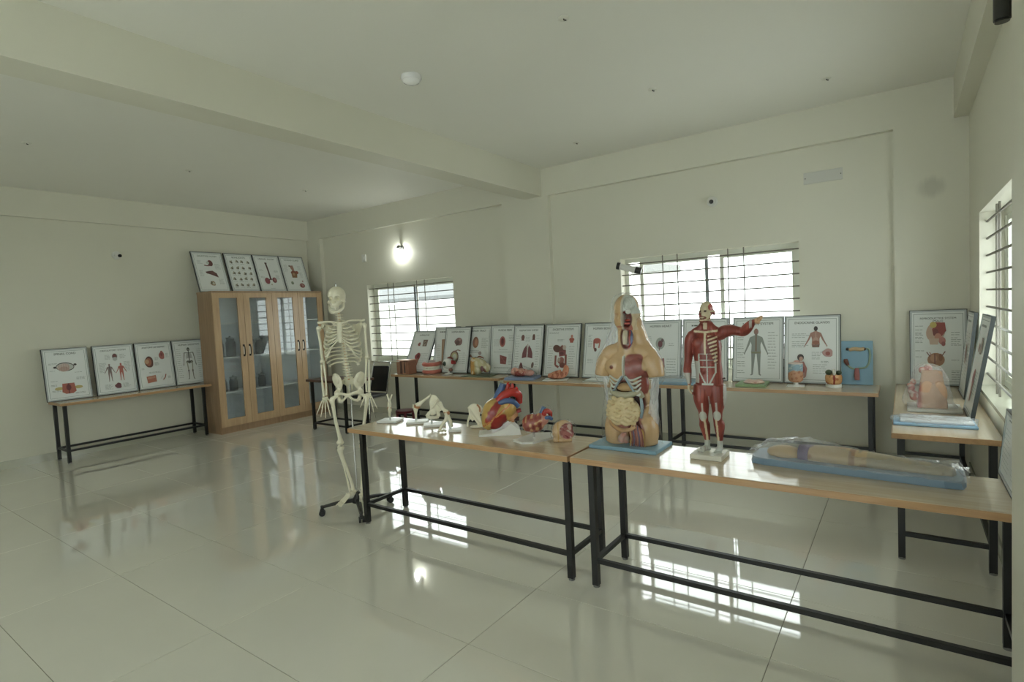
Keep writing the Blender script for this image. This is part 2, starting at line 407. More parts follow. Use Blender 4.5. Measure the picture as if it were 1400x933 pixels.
table('small dark-topped table beside the cabinet, behind the skeleton', -7.16, -6.2, 4.78, 5.24, z=.745, legin=(.08, .14), top=DARKTOP, name='small_table', rail=.10)

# ------------------------------------------------------------------ cabinet
def cabinet():
    y0, y1, D, H = 4.0, 5.87, .42, 2.10
    t = thing('glass_cabinet', 'tall wooden cabinet with four glazed doors in the far corner', 'cabinet', (-8.125, y0, 0), PI/2+.021)
    # local: x along the front (0..W), y = depth away from the room (0 front), z up
    Wd = y1-y0; th = .02
    inn = mat('cabinet_inner_white', lin(232, 236, 238), .45)
    for a, b in ((th, th+.004), (Wd/2-th/2-.004, Wd/2-th/2), (Wd/2+th/2, Wd/2+th/2+.004), (Wd-th-.004, Wd-th)): MB().bb(a, b, .04, D-.012, .112, H-.026).build('inner_lining', inn, t, False)
    MB().bb(th, Wd-th, .04, D-.012, .1105, .114).build('inner_lining', inn, t, False)
    for x in (0, Wd/2-th/2, Wd-th): MB().bb(x, x+th, .02, D, 0, H).build('side_panel', CABW, t, False)
    MB().bb(-.005, Wd+.005, 0, D, H-.025, H).build('top_panel', CABW, t, False)
    MB().bb(th, Wd-th, .02, D-.012, .09, .11).build('bottom_panel', CABW, t, False)
    MB().bb(th, Wd-th, .03, .045, 0, .09).build('plinth', CABW, t, False)
    MB().bb(th, Wd-th, D-.012, D, .09, H-.025).build('back_panel', inn, t, False)
    for z in (.60, 1.12, 1.63):
        for a, b in ((th, Wd/2-th/2), (Wd/2+th/2, Wd-th)):
            MB().bb(a, b, .04, D-.012, z-.018, z).build('shelf', mat('shelf_white', lin(228, 230, 228), .4), t, False)
    dw = Wd/4; fs = .095
    for k in range(4):
        a, b = k*dw+.002, (k+1)*dw-.002; z0, z1 = .10, H-.027; m = MB()
        m.bb(a, a+fs, -.001, .02, z0, z1); m.bb(b-fs, b, -.001, .02, z0, z1)
        m.bb(a+fs, b-fs, -.001, .02, z0, z0+fs+.02); m.bb(a+fs, b-fs, -.001, .02, z1-fs+.02, z1)
        d = m.build('door', DOORW, t, False)
        MB().bb(a+fs-.004, b-fs+.004, .008, .013, z0+fs+.016, z1-fs+.024).build('pane', CABGLASS, d, False)
        hx = b-.045 if k % 2 == 0 else a+.045
        h = MB(); MB().bb(hx-.011, hx+.011, -.004, 0, 1.14, 1.27).build('handle_plate', mat('handle_plate_steel', lin(196, 186, 168), .3, .3), d, False); h.tube([(hx, -.002, 1.13), (hx, -.028, 1.145), (hx, -.032, 1.205), (hx, -.028, 1.265), (hx, -.002, 1.28)], .006, 8, 3)
        h.bb(hx-.014, hx+.014, -.005, 0, 1.115, 1.145); h.bb(hx-.014, hx+.014, -.005, 0, 1.265, 1.295)
        h.build('handle', mat('dark_handle', lin(40, 34, 30), .35, .6), d)
cabinet()
def jar(x, y, z, r, h, label):
    t = thing('glass_jar', label, 'jar', (-8.14-y, 4.0+x, z), 0, 'glassware on the cabinet shelves')
    MB().lathe([(r, 0), (r, h*.8), (r*.8, h*.88), (r*.8, h), (r*.74, h), (r*.74, h*.87), (r-.004, h*.79), (r-.004, .006)], 18).build('body', JARGLASS, t)
    MB().lathe([(r*.86, h), (r*.86, h+.018), (r*.3, h+.022), (r*.2, h+.04)], 16).build('lid', mat('jar_lid_grey', lin(184, 190, 192), .4), t)
for i, (x, y, z, r, h, l) in enumerate([
    (.16, .2, 1.12, .06, .24, 'tall glass jar left on the middle shelf behind the leftmost cabinet door'),
    (.34, .22, 1.12, .07, .27, 'taller glass jar right on the middle shelf behind the leftmost cabinet door'),
    (.62, .2, 1.12, .075, .28, 'wide glass jar left on the middle shelf behind the second cabinet door'),
    (.80, .22, 1.12, .06, .22, 'short glass jar right on the middle shelf behind the second cabinet door'),
    (.17, .2, .60, .06, .18, 'glass jar left on the lower shelf behind the leftmost cabinet door'),
    (.33, .2, .60, .06, .19, 'glass jar right on the lower shelf behind the leftmost cabinet door'),
    (.63, .2, .60, .06, .2, 'glass jar left on the lower shelf behind the second cabinet door'),
    (.79, .21, .60, .055, .18, 'glass jar right on the lower shelf behind the second cabinet door')]):
    jar(x, y, z, r, h, l)

# ------------------------------------------------------------------ chair, stool
def chair():
    t = thing('banquet_chair', 'black upholstered chair with chrome frame beside the far window', 'chair', (-6.66, 5.53, 0), math.radians(6))
    # local: faces -y; seat 0.40
    s = MB(); s.rbox(-.18, .18, -.20, .17, .39, .44, .015); s.build('seat', BLKPAD, t)
    b = MB(); tilt = .17
    b.rbox(-.15, .15, -.02, .02, 0, .40, .012); o = b.build('backrest', BLKPAD, t); o.location = (0, .20, .45); o.rotation_euler = (-.22, 0, 0)
    f = MB(); f.tube([(-.17, .17, .40), (-.172, .195, .47), (-.172, .295, .85), (-.13, .31, .895), (.13, .31, .895), (.172, .295, .85), (.172, .195, .47), (.17, .17, .40)], .011, 8, 4)
    f.build('back_frame', CHROME, t)
    for sx in (-1, 1):
        MB().tube([(sx*.18, -.19, .40), (sx*.185, -.21, .2), (sx*.19, -.23, 0)], .011, 8).build('leg', CHROME, t)
        MB().tube([(sx*.18, .16, .42), (sx*.185, .22, .2), (sx*.19, .28, 0)], .011, 8).build('leg', CHROME, t)
        MB().tube([(sx*.18, -.2, .395), (sx*.18, .17, .395)], .01, 8).build('side_rail', CHROME, t)
    for y in (-.2, .16): MB().tube([(-.18, y, .39), (.18, y, .39)], .009, 8).build('cross_rail', CHROME, t)
chair()
def stool():
    t = thing('plastic_stool', 'low round maroon stool under the far back table', 'stool', (-5.88, 5.5, 0))
    mm = mat('maroon_plastic', lin(96, 30, 36), .4)
    MB().lathe([(.11, .21), (.135, .22), (.14, .235), (.13, .25), (.02, .252)], 28).build('seat', mm, t)
    for k in range(4):
        a = PI/4+k*PI/2; MB().tube([(.11*math.cos(a), .11*math.sin(a), .22), (.12*math.cos(a), .12*math.sin(a), 0)], [.02, .015], 8).build('leg', mm, t)
stool()

# ------------------------------------------------------------------ wall and ceiling fittings
def fittings():
    t = thing('wall_lamp', 'lit bulb in an angled wall holder above the far window', 'lamp', (-6.45, YB, 2.66))
    MB().lathe([(.05, 0), (.05, .012), (.03, .02)], 16).build('rose', mat('lamp_holder_grey', lin(70, 70, 66), .5), t).rotation_euler = (PI/2, 0, 0)
    MB().tube([(0, -.01, .02), (0, -.07, .035), (0, -.09, .0)], .02, 10, 4).build('holder', mat('lamp_holder_grey'), t)
    em = bpy.data.materials.new('lit_bulb'); em.use_nodes = True; b = em.node_tree.nodes['Principled BSDF']
    b.inputs['Emission Color'].default_value = (.95, 1, .96, 1); b.inputs['Emission Strength'].default_value = 55
    MB().lathe([(.012, .0), (.02, -.02), (.034, -.05), (.036, -.075), (.026, -.1), (.004, -.11)], 16, (0, -.09, 0)).build('bulb', em, t)
    def dome_cam(loc, rz, label):
        t = thing('dome_camera', label, 'security camera', loc, rz)
        MB().lathe([(.055, 0), (.055, .02), (.045, .03)], 20).build('base', WHITE, t).rotation_euler = (PI/2, 0, 0)
        o = MB().ell((0, -.05, -.005), (.04, .04, .04), 16, 10).build('ball', WHITE, t)
        MB().lathe([(.022, .0), (.022, .018), (.002, .024)], 16).build('lens', mat('camera_lens_black', (.01, .01, .01), .1), t)
        l = t.children[-1]; l.location = (.01, -.082, -.012); l.rotation_euler = (PI/2, 0, .2)
    dome_cam((-1.67, YB, 2.66), 0, 'white dome camera on the back wall above the wider window')
    dome_cam((XL, 3.1, 2.63), PI/2, 'white dome camera on the left wall above the posters')
    t = thing('wall_camera', 'dark bullet camera high on the right wall by the pillar', 'security camera', (XR-.0, 3.72, 3.0), -PI/2)
    MB().tube([(0, 0, 0), (0, -.05, 0)], .03, 12).build('bracket', mat('dark_camera_body', lin(50, 50, 46), .4), t)
    MB().tube([(0, -.05, .06), (0, -.05, -.09)], .035, 14).build('body', mat('dark_camera_body'), t)
    MB().lathe([(.03, 0), (.03, .01)], 14, (0, -.05, -.10)).build('lens', mat('camera_lens_black'), t)
    t = thing('bullet_camera', 'white tube camera with dark ends at the corner of the wider window', 'security camera', (-2.66, YB-.005, 2.02), 0)
    MB().tube([(0, 0, .0), (.0, -.05, 0)], .018, 10).build('bracket', BLACK, t)
    MB().tube([(-.07, -.075, .04), (.13, -.02, -.025)], .036, 16).build('body', WHITE, t)
    MB().tube([(-.07, -.075, .04), (-.105, -.085, .05)], .042, 16).build('hood', BLACK, t)
    MB().tube([(.10, -.028, -.015), (.165, -.01, -.036)], .041, 16).build('cap', mat('dark_camera_body'), t)
    t = thing('cover_plate', 'blank white junction plate on the back wall right of the camera', 'plate', (-.63, YB, 2.745))
    MB().rbox(-.165, .165, -.008, 0, -.055, .055, .002).build('cover', mat('plate_white', lin(206, 206, 198), .45), t, False)
    for x in (-.15, .15): MB().lathe([(.005, 0), (.004, .003)], 8).build('screw', mat('screw_dark', lin(70, 66, 58), .5, .6), t).location = (x, -.0085, 0); t.children[-1].rotation_euler = (PI/2, 0, 0)
    t = thing('wall_socket', 'small white switch plate left of the wall lamp', 'switch', (-7.35, YB, 2.6))
    MB().rbox(-.045, .045, -.02, 0, -.06, .06, .004).build('plate', WHITE, t, False); MB().rbox(-.012, .012, -.026, -.018, -.02, .02, .003).build('rocker', WHITE, t, False)
    t = thing('ceiling_lamp', 'round white ceiling lamp in the bay near the big beam', 'lamp', (-2.99, 3.06, ZC))
    MB().lathe([(.075, 0), (.078, -.02), (.07, -.035)], 28).build('rim', mat('lamp_rim', lin(232, 232, 230), .25), t)
    MB().lathe([(.068, -.03), (.06, -.048), (.03, -.062), (.004, -.066)], 24).build('diffuser', mat('lamp_glass', lin(240, 240, 238), .1, coat=.5), t)
    spots = [(-1.70, 3.10, 'camera-side ceiling box nearest the top edge of the picture'), (-.51, 5.37, 'ceiling box nearest the back right corner'), (-1.70, 4.58, 'ceiling box in the middle of the near bay'),
             (-6.66, 1.70, 'leftmost ceiling box beyond the big beam'), (-6.67, 4.65, 'ceiling box beyond the big beam nearest the back wall'), (-6.67, 3.14, 'middle ceiling box beyond the big beam'), (-2.89, 5.43, 'ceiling box beside the big beam near the back wall')]
    for x, y, l in spots:
        t = thing('ceiling_box', l, 'ceiling fitting', (x, y, ZC), 0, 'ceiling junction covers')
        MB().lathe([(.036, 0), (.036, -.004), (.033, -.006)], 20).build('cover', mat('box_cover', lin(226, 225, 214), .6), t)
        MB().tube([(0, 0, -.004), (.004, 0, -.014), (.016, .005, -.017)], .004, 6, 3).build('wire_stub', mat('wire_dark', lin(50, 48, 44), .6), t)
fittings()

# ------------------------------------------------------------------ framed anatomy posters
class Art:
    """flat print: shapes in board fractions, x to the right, y down"""
    def __init__(s, w, h): s.w = w; s.h = h; s.m = MB(); s.k = 0
    def pt(s, x, y): return ((x-.5)*s.w, -.0205-.00008*(s.k % 40), (1-y)*s.h)
    def poly(s, pts, col): 
        s.k += 1; col = tuple(v*.78+w*.22 for v, w in zip(col, (168, 172, 166))); c = lin(col); n = len(pts); cx_ = sum(p[0] for p in pts)/n; cy_ = sum(p[1] for p in pts)/n
        v = [s.pt(*p) for p in pts]+[s.pt(cx_, cy_)]; s.m.add(v, [(i, (i+1) % n, n) for i in range(n)], c)
    def e(s, cx_, cy_, rx, ry, col, n=18, a=0, wob=0, seed=0):
        r = random.Random(seed); ph = r.uniform(0, 6); ca, sa = math.cos(a), math.sin(a); P = []
        for i in range(n):
            t = 2*PI*i/n; q = 1+wob*math.sin(3*t+ph)+wob*.6*math.sin(5*t+ph*2); x, y = rx*q*math.cos(t), ry*q*math.sin(t)
            P.append((cx_+x*ca-y*sa*s.h/s.w*0-y*sa, cy_+(x*sa+y*ca)))
        s.poly(P, col)
    def seg(s, pts, wd, col):
        for (x0, y0), (x1, y1) in zip(pts[:-1], pts[1:]):
            dx, dy = (x1-x0)*s.w, (y1-y0)*s.h; L = math.hypot(dx, dy)+1e-9; nx, ny = -dy/L*wd/2/s.w*.485, dx/L*wd/2/s.h*.485
            s.poly([(x0+nx, y0+ny), (x1+nx, y1+ny), (x1-nx, y1-ny), (x0-nx, y0-ny)], col)
    def text(s, x0, x1, y, n=1, dy=.018, col=(150, 157, 153), seed=0, hgt=.0062):
        r = random.Random(seed+int(y*997)+int(x0*131))
        for i in range(n):
            x = x0; e = x1-(x1-x0)*r.uniform(0, .35)
            while x < e-.01:
                w = min(r.uniform(.03, .09), e-x); yy = y+i*dy
                s.poly([(x, yy), (x+w, yy), (x+w, yy+hgt), (x, yy+hgt)], col); x += w+.012
    def tap(s, p0, p1, w0, w1, col):                          # tapered limb, widths as fractions of board width
        dx, dy = (p1[0]-p0[0])*s.w, (p1[1]-p0[1])*s.h; L = math.hypot(dx, dy)+1e-9; nx, ny = -dy/L, dx/L; k = s.w/s.h; P = []
        for (x, y), w, a0 in ((p0, w0, 0), (p1, w1, PI)):
            for i in range(5): 
                t = a0+PI/2+PI*i/4; ex, ey = math.cos(t), math.sin(t); ux, uy = (dx/L*ex+nx*ey)*w/2, (dy/L*ex+ny*ey)*w/2; P.append((x+ux, y+uy*k))
        s.poly(P, col)
    def fig(s, cx_, top, ht, col, head=None, arms=1, legs=1, spread=.16):
        u = ht*s.h/s.w; X = lambda v: cx_+v*u; Y = lambda v: top+v*ht
        if legs:
            for q in (-1, 1):
                s.tap((X(q*.052), Y(.5)), (X(q*.06), Y(.73)), .088*u, .055*u, col); s.tap((X(q*.06), Y(.73)), (X(q*.072), Y(.97)), .055*u, .03*u, col); s.tap((X(q*.072), Y(.975)), (X(q*.095), Y(.99)), .03*u, .022*u, col)
        if arms:
            for q in (-1, 1): s.tap((X(q*.105), Y(.205)), (X(q*(.125+spread*.25)), Y(.36)), .05*u, .04*u, col); s.tap((X(q*(.125+spread*.25)), Y(.36)), (X(q*(.125+spread*.72)), Y(.51)), .04*u, .022*u, col); s.e(X(q*(.125+spread*.8)), Y(.535), .012*u, .022*ht, col)
        s.poly([(X(-.03), Y(.145)), (X(.03), Y(.145)), (X(.075), Y(.165)), (X(.12), Y(.185)), (X(.115), Y(.25)), (X(.088), Y(.35)), (X(.09), Y(.44)), (X(.098), Y(.5)), (X(.06), Y(.54)), (X(-.06), Y(.54)), (X(-.098), Y(.5)), (X(-.09), Y(.44)), (X(-.088), Y(.35)), (X(-.115), Y(.25)), (X(-.12), Y(.185)), (X(-.075), Y(.165))], col)
        s.tap((X(0), Y(.11)), (X(0), Y(.17)), .045*u, .06*u, col); s.e(cx_, Y(.07), .047*u, .066*ht, head or col)
    def skel(s, cx_, top, ht, c1=(70, 72, 66), c2=(176, 176, 158)):
        u = ht*s.h/s.w; X = lambda v: cx_+v*u; Y = lambda v: top+v*ht; g = (112, 112, 100)
        s.e(cx_, Y(.06), .042*u, .058*ht, c1); s.e(cx_, Y(.075), .018*u, .02*ht, c2); s.tap((X(0), Y(.1)), (X(0), Y(.5)), .022*u, .028*u, c1)
        for i in range(7):
            for q in (-1, 1): s.tap((X(q*.012), Y(.19+.022*i)), (X(q*(.07+.018*min(i, 4)/4)), Y(.2+.024*i)), .012*u, .008*u, c1 if i % 2 else g)
        for q in (-1, 1):
            s.tap((X(0), Y(.172)), (X(q*.13), Y(.165)), .014*u, .018*u, c1); s.e(X(q*.05), Y(.455), .048*u, .04*ht, c1); s.e(X(q*.055), Y(.465), .022*u, .018*ht, c2)
            s.tap((X(q*.13), Y(.175)), (X(q*.155), Y(.34)), .026*u, .02*u, g); s.tap((X(q*.155), Y(.345)), (X(q*.175), Y(.5)), .022*u, .016*u, g); s.tap((X(q*.178), Y(.51)), (X(q*.185), Y(.57)), .026*u, .012*u, g)
            s.tap((X(q*.075), Y(.49)), (X(q*.06), Y(.72)), .034*u, .026*u, c2); s.tap((X(q*.06), Y(.72)), (X(q*.06), Y(.75)), .042*u, .036*u, c1); s.tap((X(q*.06), Y(.75)), (X(q*.068), Y(.97)), .03*u, .018*u, g); s.tap((X(q*.068), Y(.97)), (X(q*.095), Y(.995)), .022*u, .018*u, c1)
FONT_CACHE = {}
def text_mesh(txt, size):
    cu = bpy.data.curves.new('t', 'FONT'); cu.body = txt; cu.size = size; cu.align_x = 'CENTER'; cu.extrude = 0.0
    o = bpy.data.objects.new('t', cu); C.objects.link(o); o.rotation_euler = (0, 0, 0)
    me = bpy.data.meshes.new_from_object(o.evaluated_get(bpy.context.evaluated_depsgraph_get()))
    bpy.data.objects.remove(o); bpy.data.curves.remove(cu)
    P = coords(me); wd = P[:, 0].max()-P[:, 0].min(); Q = np.zeros_like(P); Q[:, 0] = P[:, 0]; Q[:, 2] = P[:, 1]
    return me, Q, wd
PARTS_CACHE = {}
def poster(label, loc, rz, lean, art, title, W_=.485, H_=.667, group='framed anatomy posters', tcol=(56, 64, 56), roll=0, sub=None):
    t = thing('framed_poster', label, 'poster', loc, rz, group); t.rotation_euler = (-lean, roll, rz)
    key = (W_, H_)
    if key not in PARTS_CACHE:
        w, h = W_/2, H_; b = .02; m = MB()
        m.bb(-w+.003, w-.003, -.0215, -.002, .003, b); m.bb(-w+.003, w-.003, -.0215, -.002, h-b, h-.003)
        m.bb(-w+.003, -w+b, -.0215, -.002, b, h-b); m.bb(w-b, w-.003, -.0215, -.002, b, h-b)
        f = m.mesh('frame', False); f.materials.append(ALU)
        m = MB(); e = .0055
        m.bb(-w, w, -.0222, 0, 0, e); m.bb(-w, w, -.0222, 0, h-e, h); m.bb(-w, -w+e, -.0222, 0, e, h-e); m.bb(w-e, w, -.0222, 0, e, h-e)
        g = m.mesh('edge_strip', False); g.materials.append(DEDGE)
        s = MB().bb(-w+b-.002, w-b+.002, -.0185, -.004, b-.002, h-b+.002).mesh('sheet', False); s.materials.append(SHEET)
        PARTS_CACHE[key] = (f, g, s)
    for nm, me in zip(('frame', 'edge_strip', 'sheet'), PARTS_CACHE[key]): link(nm, me, None, t)
    A = Art(W_, H_)
    bl = (112, 124, 124); q = .075; qy = .055                      # printed border line
    for a in ([(q, qy), (1-q, qy)], [(q, 1-qy), (1-q, 1-qy)], [(q, qy), (q, 1-qy)], [(1-q, qy), (1-q, 1-qy)]): A.seg(a, .0065, bl)
    if not title: A.text(.2, .95, .1, 1, col=(96, 104, 98), hgt=.022)
    art(A)
    A.m.build('artwork', PRINT, t, False, True)
    if title:
        for i, tx in enumerate(title.split('\n')):
            me, Q, wd = text_mesh(tx, .036 if i == 0 else .024); sc = min(1, W_*.62/wd); Q *= sc
            Q[:, 1] = -.0222; Q[:, 2] += H_*(1-.125-.035*i); me.vertices.foreach_set('co', Q.ravel()); me.update()
            ink = mat('title_ink_%d_%d_%d' % tcol, lin(tcol), .5); link('title', me, ink, t)
    return t
G1, G2 = (150, 157, 153), (168, 175, 170)
MR, RD, PK, BR, BE, TN, YL = (120, 44, 46), (176, 66, 56), (206, 140, 128), (112, 62, 46), (222, 176, 140), (200, 150, 108), (206, 186, 110)
def a_spinal(A):
    A.e(.47, .36, .20, .085, (60, 52, 52), 22, .04); A.e(.47, .36, .185, .068, (206, 210, 204), 22, .04); A.e(.44, .37, .14, .075, (214, 190, 180), 16, .02, .05)
    A.e(.44, .40, .1, .05, (198, 160, 150), 14)
    for i in range(5): A.seg([(.34+i*.05, .31), (.34+i*.05, .43)], .006, (160, 120, 112))
    A.e(.25, .36, .035, .02, (40, 36, 36)); A.e(.69, .33, .035, .02, (40, 36, 36))
    A.e(.29, .77, .1, .03, YL); A.e(.70, .77, .1, .03, YL)
    A.poly([(.36, .68), (.62, .68), (.65, .84), (.58, .88), (.42, .88), (.34, .84)], (176, 84, 66)); A.e(.49, .76, .055, .06, (110, 34, 34)); A.seg([(.49, .68), (.49, .88)], .02, (96, 30, 30))
    A.text(.12, .32, .28, 2); A.text(.13, .30, .42, 1); A.text(.12, .27, .62, 1); A.text(.12, .3, .69, 2); A.text(.13, .32, .8, 2)
    A.text(.66, .9, .48, 1); A.text(.68, .9, .58, 3); A.text(.62, .9, .87, 2)
def a_circ(A):
    A.e(.52, .24, .06, .06, (92, 66, 62)); A.e(.52, .29, .055, .04, (196, 200, 196)); A.e(.52, .225, .04, .03, (120, 50, 46))
    A.fig(.36, .38, .36, (140, 120, 118), arms=1); A.fig(.64, .38, .36, (190, 96, 84)); A.seg([(.36, .42), (.36, .55)], .02, (84, 70, 76))
    A.e(.52, .84, .08, .055, (112, 52, 60), wob=.1); A.e(.55, .82, .03, .03, (70, 52, 80))
    for x0, x1 in ((.12, .3), (.72, .9)): A.text(x0, x1, .36, 10, .02, G2)
    A.text(.28, .42, .2, 5, .02, G2); A.text(.64, .8, .2, 5, .02, G2); A.text(.2, .4, .8, 6, .018, G2); A.text(.64, .84, .8, 5, .018, G2)
def a_kidney(A):
    A.e(.34, .42, .115, .12, (92, 48, 38), 20, 0, .04); A.e(.33, .42, .075, .085, (172, 92, 66)); A.e(.28, .41, .06, .05, (206, 156, 118))
    A.e(.70, .30, .075, .085, (176, 92, 86), wob=.06); A.e(.70, .27, .03, .05, (140, 60, 58)); A.poly([(.68, .2), (.73, .2), (.74, .25), (.67, .25)], (170, 90, 84))
    A.poly([(.22, .73), (.47, .71), (.48, .85), (.24, .87)], (196, 110, 84)); A.poly([(.24, .75), (.45, .73), (.45, .77), (.25, .79)], (214, 150, 120))
    A.seg([(.66, .83), (.72, .78), (.75, .71)], .024, (170, 80, 62)); A.seg([(.6, .8), (.66, .74)], .006, G1)
    A.text(.5, .62, .33, 4); A.text(.48, .62, .44, 4); A.text(.8, .9, .26, 5, .02); A.text(.3, .7, .64, 2); A.text(.12, .2, .55, 2); A.text(.8, .9, .76, 3)
def a_skel(A):
    A.skel(.46, .17, .72)
    for y in np.arange(.2, .85, .045): A.text(.1, .25, y, 1, col=G1, seed=int(y*77)); A.text(.70, .88, y+.02, 1, col=G1, seed=int(y*55))
def a_stom(A):
    A.e(.55, .28, .085, .075, (96, 42, 42), 18, .3); A.seg([(.52, .34), (.42, .345), (.34, .335)], .035, (110, 52, 50)); A.e(.47, .27, .05, .035, (214, 222, 216))
    A.poly([(.33, .50), (.45, .48), (.56, .47), (.68, .53), (.72, .64), (.60, .60), (.46, .56), (.36, .54)], (86, 44, 44)); A.e(.56, .53, .09, .04, (104, 56, 52))
    A.e(.48, .79, .08, .055, (168, 138, 106), wob=.1); A.e(.44, .77, .03, .04, (100, 92, 76)); A.e(.5, .79, .04, .03, (210, 206, 190))
    A.text(.14, .3, .22, 4, .024, G2); A.text(.68, .88, .3, 6, .024, G2); A.text(.14, .28, .46, 7, .024, G2); A.text(.7, .88, .68, 6, .024, G2)
def a_joints(A):
    r = random.Random(5)
    for j in range(5):
        for i in range(4):
            x, y = .2+i*.2+r.uniform(-.02, .02), .22+j*.15+r.uniform(-.015, .015); c = r.choice([(104, 104, 92), (134, 132, 116), (88, 86, 78)])
            A.e(x, y, .05, .03, c, 12, r.uniform(-.6, .6), .15, i+j*7); A.seg([(x-.05, y+.03), (x+r.uniform(-.03, .05), y-.04)], .03, (176, 172, 150)); A.e(x+.02, y+.02, .02, .018, (92, 88, 80)); A.text(x-.07, x+.08, y+.062, 1)
def a_urinary(A):
    A.seg([(.44, .22), (.47, .45), (.48, .68)], .055, (62, 34, 34)); A.e(.44, .22, .045, .022, (70, 40, 38)); A.seg([(.48, .64), (.4, .68)], .03, (90, 44, 44)); A.seg([(.48, .64), (.57, .67)], .03, (90, 44, 44))
    A.e(.34, .70, .095, .085, (140, 58, 70), 18, .2); A.e(.62, .68, .085, .075, (124, 52, 62), 18, -.2); A.e(.63, .67, .04, .045, (172, 110, 104)); A.e(.47, .8, .03, .02, (196, 186, 170))
    A.text(.13, .3, .4, 2); A.text(.12, .28, .58, 3); A.text(.68, .86, .42, 3); A.text(.7, .88, .55, 5, .024); A.text(.4, .6, .9, 1)
def a_thyroid(A):
    A.poly([(.36, .26), (.5, .25), (.52, .36), (.47, .42), (.40, .36)], (178, 128, 112)); A.e(.36, .27, .04, .018, (70, 62, 52))
    A.e(.46, .46, .10, .07, (136, 70, 50), wob=.08); A.e(.6, .45, .07, .045, (150, 70, 50)); A.poly([(.36, .48), (.6, .48), (.56, .60), (.36, .60)], (140, 96, 62)); A.e(.46, .5, .05, .04, (186, 148, 106))
    A.e(.3, .75, .055, .045, (120, 132, 110)); A.e(.68, .82, .11, .065, (140, 66, 66)); A.e(.67, .82, .07, .035, (198, 150, 142)); A.e(.65, .825, .03, .03, (128, 56, 56)); A.e(.74, .7, .025, .025, (160, 110, 116))
    A.text(.12, .28, .24, 8, .026, G2); A.text(.68, .84, .27, 5, .025, G2); A.text(.7, .84, .45, 6, .025, G2)
def a_ear(A):
    A.e(.38, .33, .06, .045, (160, 88, 80), wob=.1); A.poly([(.52, .22), (.72, .22), (.72, .38), (.54, .38)], (120, 96, 84)); A.e(.62, .31, .05, .06, (176, 158, 142)); A.e(.62, .30, .025, .03, (80, 56, 52))
    A.e(.46, .63, .12, .09, (156, 62, 66), wob=.06); A.poly([(.38, .68), (.54, .68), (.52, .86), (.42, .86)], (176, 112, 96)); A.e(.48, .62, .05, .04, (110, 40, 44)); A.text(.55, .9, .55, 8, .03, G2)
def a_column(A):
    A.poly([(.3, .28), (.72, .26), (.74, .84), (.34, .86)], (176, 134, 104)); A.poly([(.44, .3), (.58, .3), (.56, .84), (.48, .84)], (120, 76, 62)); A.e(.5, .34, .08, .04, (70, 52, 44)); A.seg([(.38, .3), (.4, .84)], .02, (200, 168, 140)); A.seg([(.66, .3), (.66, .84)], .02, (146, 100, 76)); A.text(.12, .28, .4, 8, .04, G2)
def a_brain(A):
    A.e(.55, .32, .15, .085, (140, 100, 98), wob=.05); A.e(.52, .34, .08, .05, (96, 62, 66)); A.e(.6, .28, .05, .03, (178, 140, 134)); A.e(.5, .37, .04, .04, (92, 66, 60))
    A.e(.44, .66, .17, .145, (128, 90, 80)); A.e(.44, .66, .13, .11, (186, 180, 130)); A.e(.45, .66, .08, .075, (214, 218, 206)); A.seg([(.4, .54), (.56, .5), (.66, .52)], .03, (150, 116, 106)); A.e(.32, .76, .05, .06, (160, 110, 88))
    for i in range(6): A.seg([(.55, .58+.04*i), (.74, .57+.045*i)], .003, (110, 116, 112)); A.text(.76, .9, .565+.045*i, 1)
def a_kid2(A):
    A.e(.42, .35, .11, .12, (150, 96, 74), 18, .1); A.e(.44, .35, .055, .075, (196, 132, 104)); A.text(.64, .88, .26, 9, .025, G2); A.text(.14, .7, .52, 3, .022)
    A.poly([(.2, .66), (.26, .6), (.34, .67)], (150, 92, 84)); A.e(.45, .7, .12, .04, (110, 104, 78), wob=.1); A.e(.6, .58, .06, .04, (180, 160, 160)); A.text(.14, .5, .8, 4)
def a_muscle(A):
    A.e(.42, .34, .1, .11, (180, 100, 96)); A.e(.42, .34, .06, .08, (130, 46, 50)); A.e(.42, .33, .03, .05, (90, 32, 38)); A.poly([(.34, .61), (.58, .65), (.56, .80), (.36, .79)], (142, 66, 66)); A.seg([(.38, .64), (.54, .78)], .02, (168, 96, 92)); A.seg([(.36, .72), (.56, .7)], .015, (110, 46, 48))
    A.text(.64, .9, .22, 4, .03, G1); A.text(.12, .34, .3, 5, .03, G2); A.text(.3, .7, .5, 1); A.text(.12, .9, .55, 1); A.text(.64, .9, .6, 8, .028, G2); A.text(.14, .9, .86, 2)
def a_lungs(A):
    for x, y, q in ((.32, .23, 1), (.68, .22, .8)): A.e(x, y+.02, .055*q, .055, (110, 64, 60)); A.poly([(x-.05, y+.08), (x, y-.03), (x+.05, y+.08)], (110, 64, 60))
    A.poly([(.44, .42), (.46, .40), (.48, .46), (.48, .64), (.33, .66), (.34, .56), (.38, .47)], (122, 62, 70)); A.poly([(.56, .42), (.54, .40), (.52, .46), (.52, .64), (.68, .66), (.67, .56), (.62, .47)], (122, 62, 70)); A.seg([(.5, .38), (.5, .55)], .03, (206, 196, 186)); A.seg([(.5, .53), (.5, .66)], .02, (226, 216, 206))
    A.poly([(.24, .86), (.3, .74), (.35, .76), (.4, .86)], (128, 60, 66)); A.e(.7, .79, .04, .06, (120, 92, 86), 14, .3); A.text(.42, .6, .22, 5, .026, G2)
    for y in np.arange(.22, .86, .05): A.text(.1, .24, y, 1, col=G1, seed=int(y*91)); A.text(.77, .9, y, 1, col=G1, seed=int(y*57))
